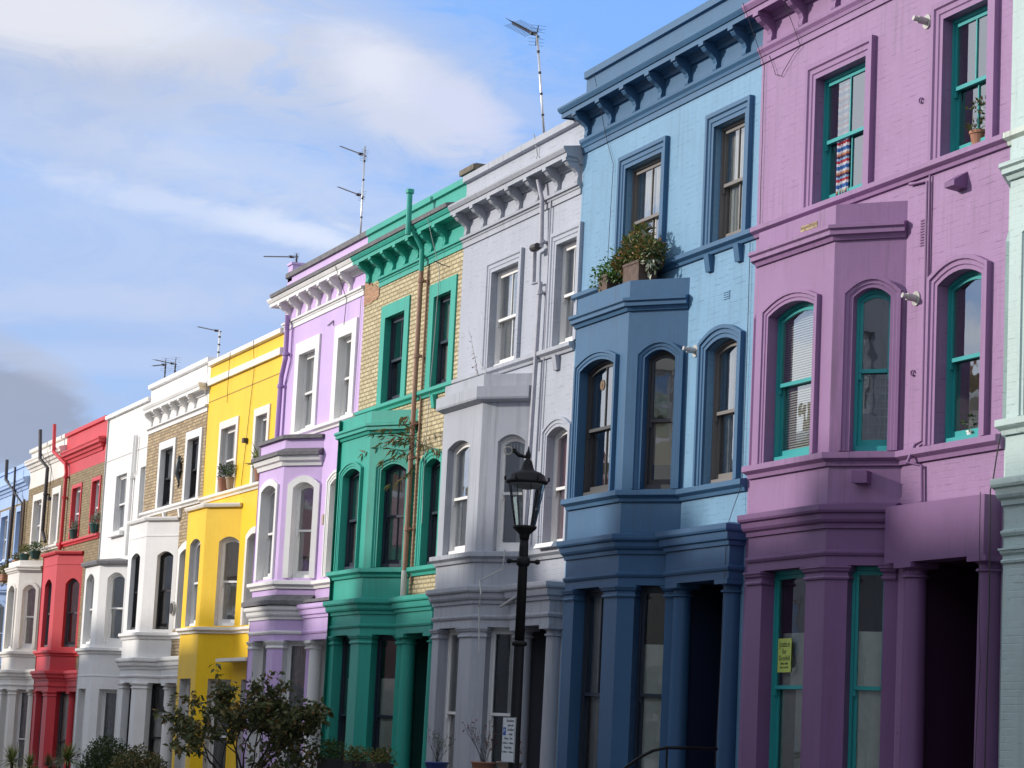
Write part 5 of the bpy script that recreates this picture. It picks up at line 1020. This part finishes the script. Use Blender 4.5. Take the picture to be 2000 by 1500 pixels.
# self-sown plants
def spray(name, label, lines, y0, y1, mat, seed, size, gap, cat='plant', r=.006):
    rn = random.Random(seed); o = ray(*lines[0][0], y0); T = thing(name, label, cat, tuple(o), None, False); w = MB(); m = MB()
    for ln in lines:
        n = len(ln); P = [ray(a, b, y0+(y1-y0)*k/(n-1)*rn.uniform(.5, 1))-o for k, (a, b) in enumerate(ln)]; w.tube(P, [r*(1-.6*k/(n-1)) for k in range(n)], 5)
        for a, b in zip(P, P[1:]):
            L_ = (b-a).length; k = 0.0
            while k < L_:
                k += gap*rn.uniform(.5, 1.4); p = a.lerp(b, min(1, k/L_))
                for j in range(2): leaf(m, p, (Vector((rn.uniform(-.7, .7), rn.uniform(-.6, .3), rn.uniform(-1.2, .1)))+(b-a).normalized()*.6).normalized(), size*rn.uniform(.7, 1.3), .24, rn)
    w.build('stems', BARK, T); m.build('leaves', mat, T); return T
spray('wall_plant', 'long leafy sprays sprouting from behind the brown downpipe of the green house', [
    [(816, 862), (806, 835), (797, 812)], [(816, 862), (798, 840), (790, 822), (785, 815)], [(814, 866), (790, 846), (760, 838), (728, 846)], [(814, 868), (785, 858), (745, 866), (712, 884)], [(812, 872), (792, 860), (775, 850), (752, 852)],
    [(814, 872), (790, 880), (765, 876), (748, 900)], [(814, 874), (796, 888), (778, 886), (770, 893)], [(812, 905), (798, 925), (778, 938), (762, 944)], [(812, 908), (804, 920), (790, 930)], [(818, 866), (838, 872), (858, 880)], [(816, 850), (800, 850), (780, 860), (762, 858)]], -.15, -.75, LEAFR, 61, .17, .19)
spray('wall_plant', 'thin weedy stems standing on the grey bay roof', [[(935, 738), (928, 700), (918, 650)], [(935, 738), (930, 712), (926, 690)], [(937, 738), (930, 722), (925, 716)]], -.35, -.35, leafm('dry_weed_leaf', (.22, .16, .12), (.38, .3, .24)), 62, .05, .12, r=.0035)
# lamp seen through the lilac bay window
RCl = PL((-2.78, -.57), (-2.05, 0)); p = RCl.P(.60, -.42, 4.55); T = thing('table_lamp', 'cream shaded table lamp standing inside the lilac bay window', 'lamp', (XB[4]+p[0], p[1], 4.50), None, False)
q = MB(); q.lathe(0, 0, [(.09, 0), (.09, .03), (.03, .06), (.05, .15), (.06, .22), (.02, .30), (.015, .42)], 16); q.build('base', plain('blue_grey_ceramic', (.2, .22, .3), .3), T, True)
q = MB(); q.lathe(0, 0, [(.20, .40), (.10, .70)], 20); q.build('lamp_shade', plain('cream_fabric_shade', (.62, .58, .45), .8), T, True)

# round window ventilators and a leaded light
def roundel(T, pl, u, z, out, r_, mat):
    q = MB(); n = 18; c_ = [pl.P(u+r_*math.cos(2*math.pi*k/n), out, z+r_*math.sin(2*math.pi*k/n)) for k in range(n)]; c2 = [pl.P(u+r_*math.cos(2*math.pi*k/n), out-.008, z+r_*math.sin(2*math.pi*k/n)) for k in range(n)]
    q.face(c_); [q.face([c_[k], c2[k], c2[(k+1) % n], c_[(k+1) % n]]) for k in range(n)]
    q.tube([pl.P(u, out-.004, z), pl.P(u, out+.006, z)], r_*.25, 8); q.build('window_vent', mat, T)
VENT = plain('brown_plastic_ventilator', (.16, .10, .05), .5)
WP = PL((-5.847, 0), (0, 0)); roundel(h_pur, WP, 5.847-3.28, 9.60, -.128, .075, VENT)
W1 = PL((-5.816, 0), (0, 0)); roundel(h_blu, W1, 5.816-.62, 6.60, -.145, .075, VENT); FB1 = PL((-4.44, -.57), (-2.62, -.57)); roundel(h_blu, FB1, .68, 6.62, -.145, .075, VENT)
RC0 = PL((-2.74, -.57), (-2.09, 0)); q = MB()
for k in range(6): u = .31+k*.065; q.tube([RC0.P(u, -.26, 5.18), RC0.P(u, -.26, 5.95)], .004, 4)
for k in range(9): zz = 5.2+k*.09; q.tube([RC0.P(.28, -.26, zz), RC0.P(.67, -.26, zz)], .004, 4)
q.tube([RC0.P(.475+.06*math.sin(a)**3, -.26, 5.75+.05*math.cos(a)-.02*math.cos(2*a)) for a in [k*.35 for k in range(19)]], .006, 4); q.build('leading', plain('dull_lead_came', (.35, .33, .30), .5), h_pur)
c = ray(1916, 262, .22); planter('terracotta pot with a flowering plant inside the purple top right window', c.x, .22, 8.28, .24, .2, .24, TERRA, LEAFR, 71, (.12, .32), 260, .06, shape='pot', name='potted_plant', cat='potted plant')
c = ray(1899, 826, .2); planter('tiny white pot with green plant inside the purple arched window', c.x, .2, 5.06, .12, .1, .11, WHITEP, LEAFG, 72, (.04, .12), 60, .05, shape='pot', name='potted_plant', cat='potted plant')
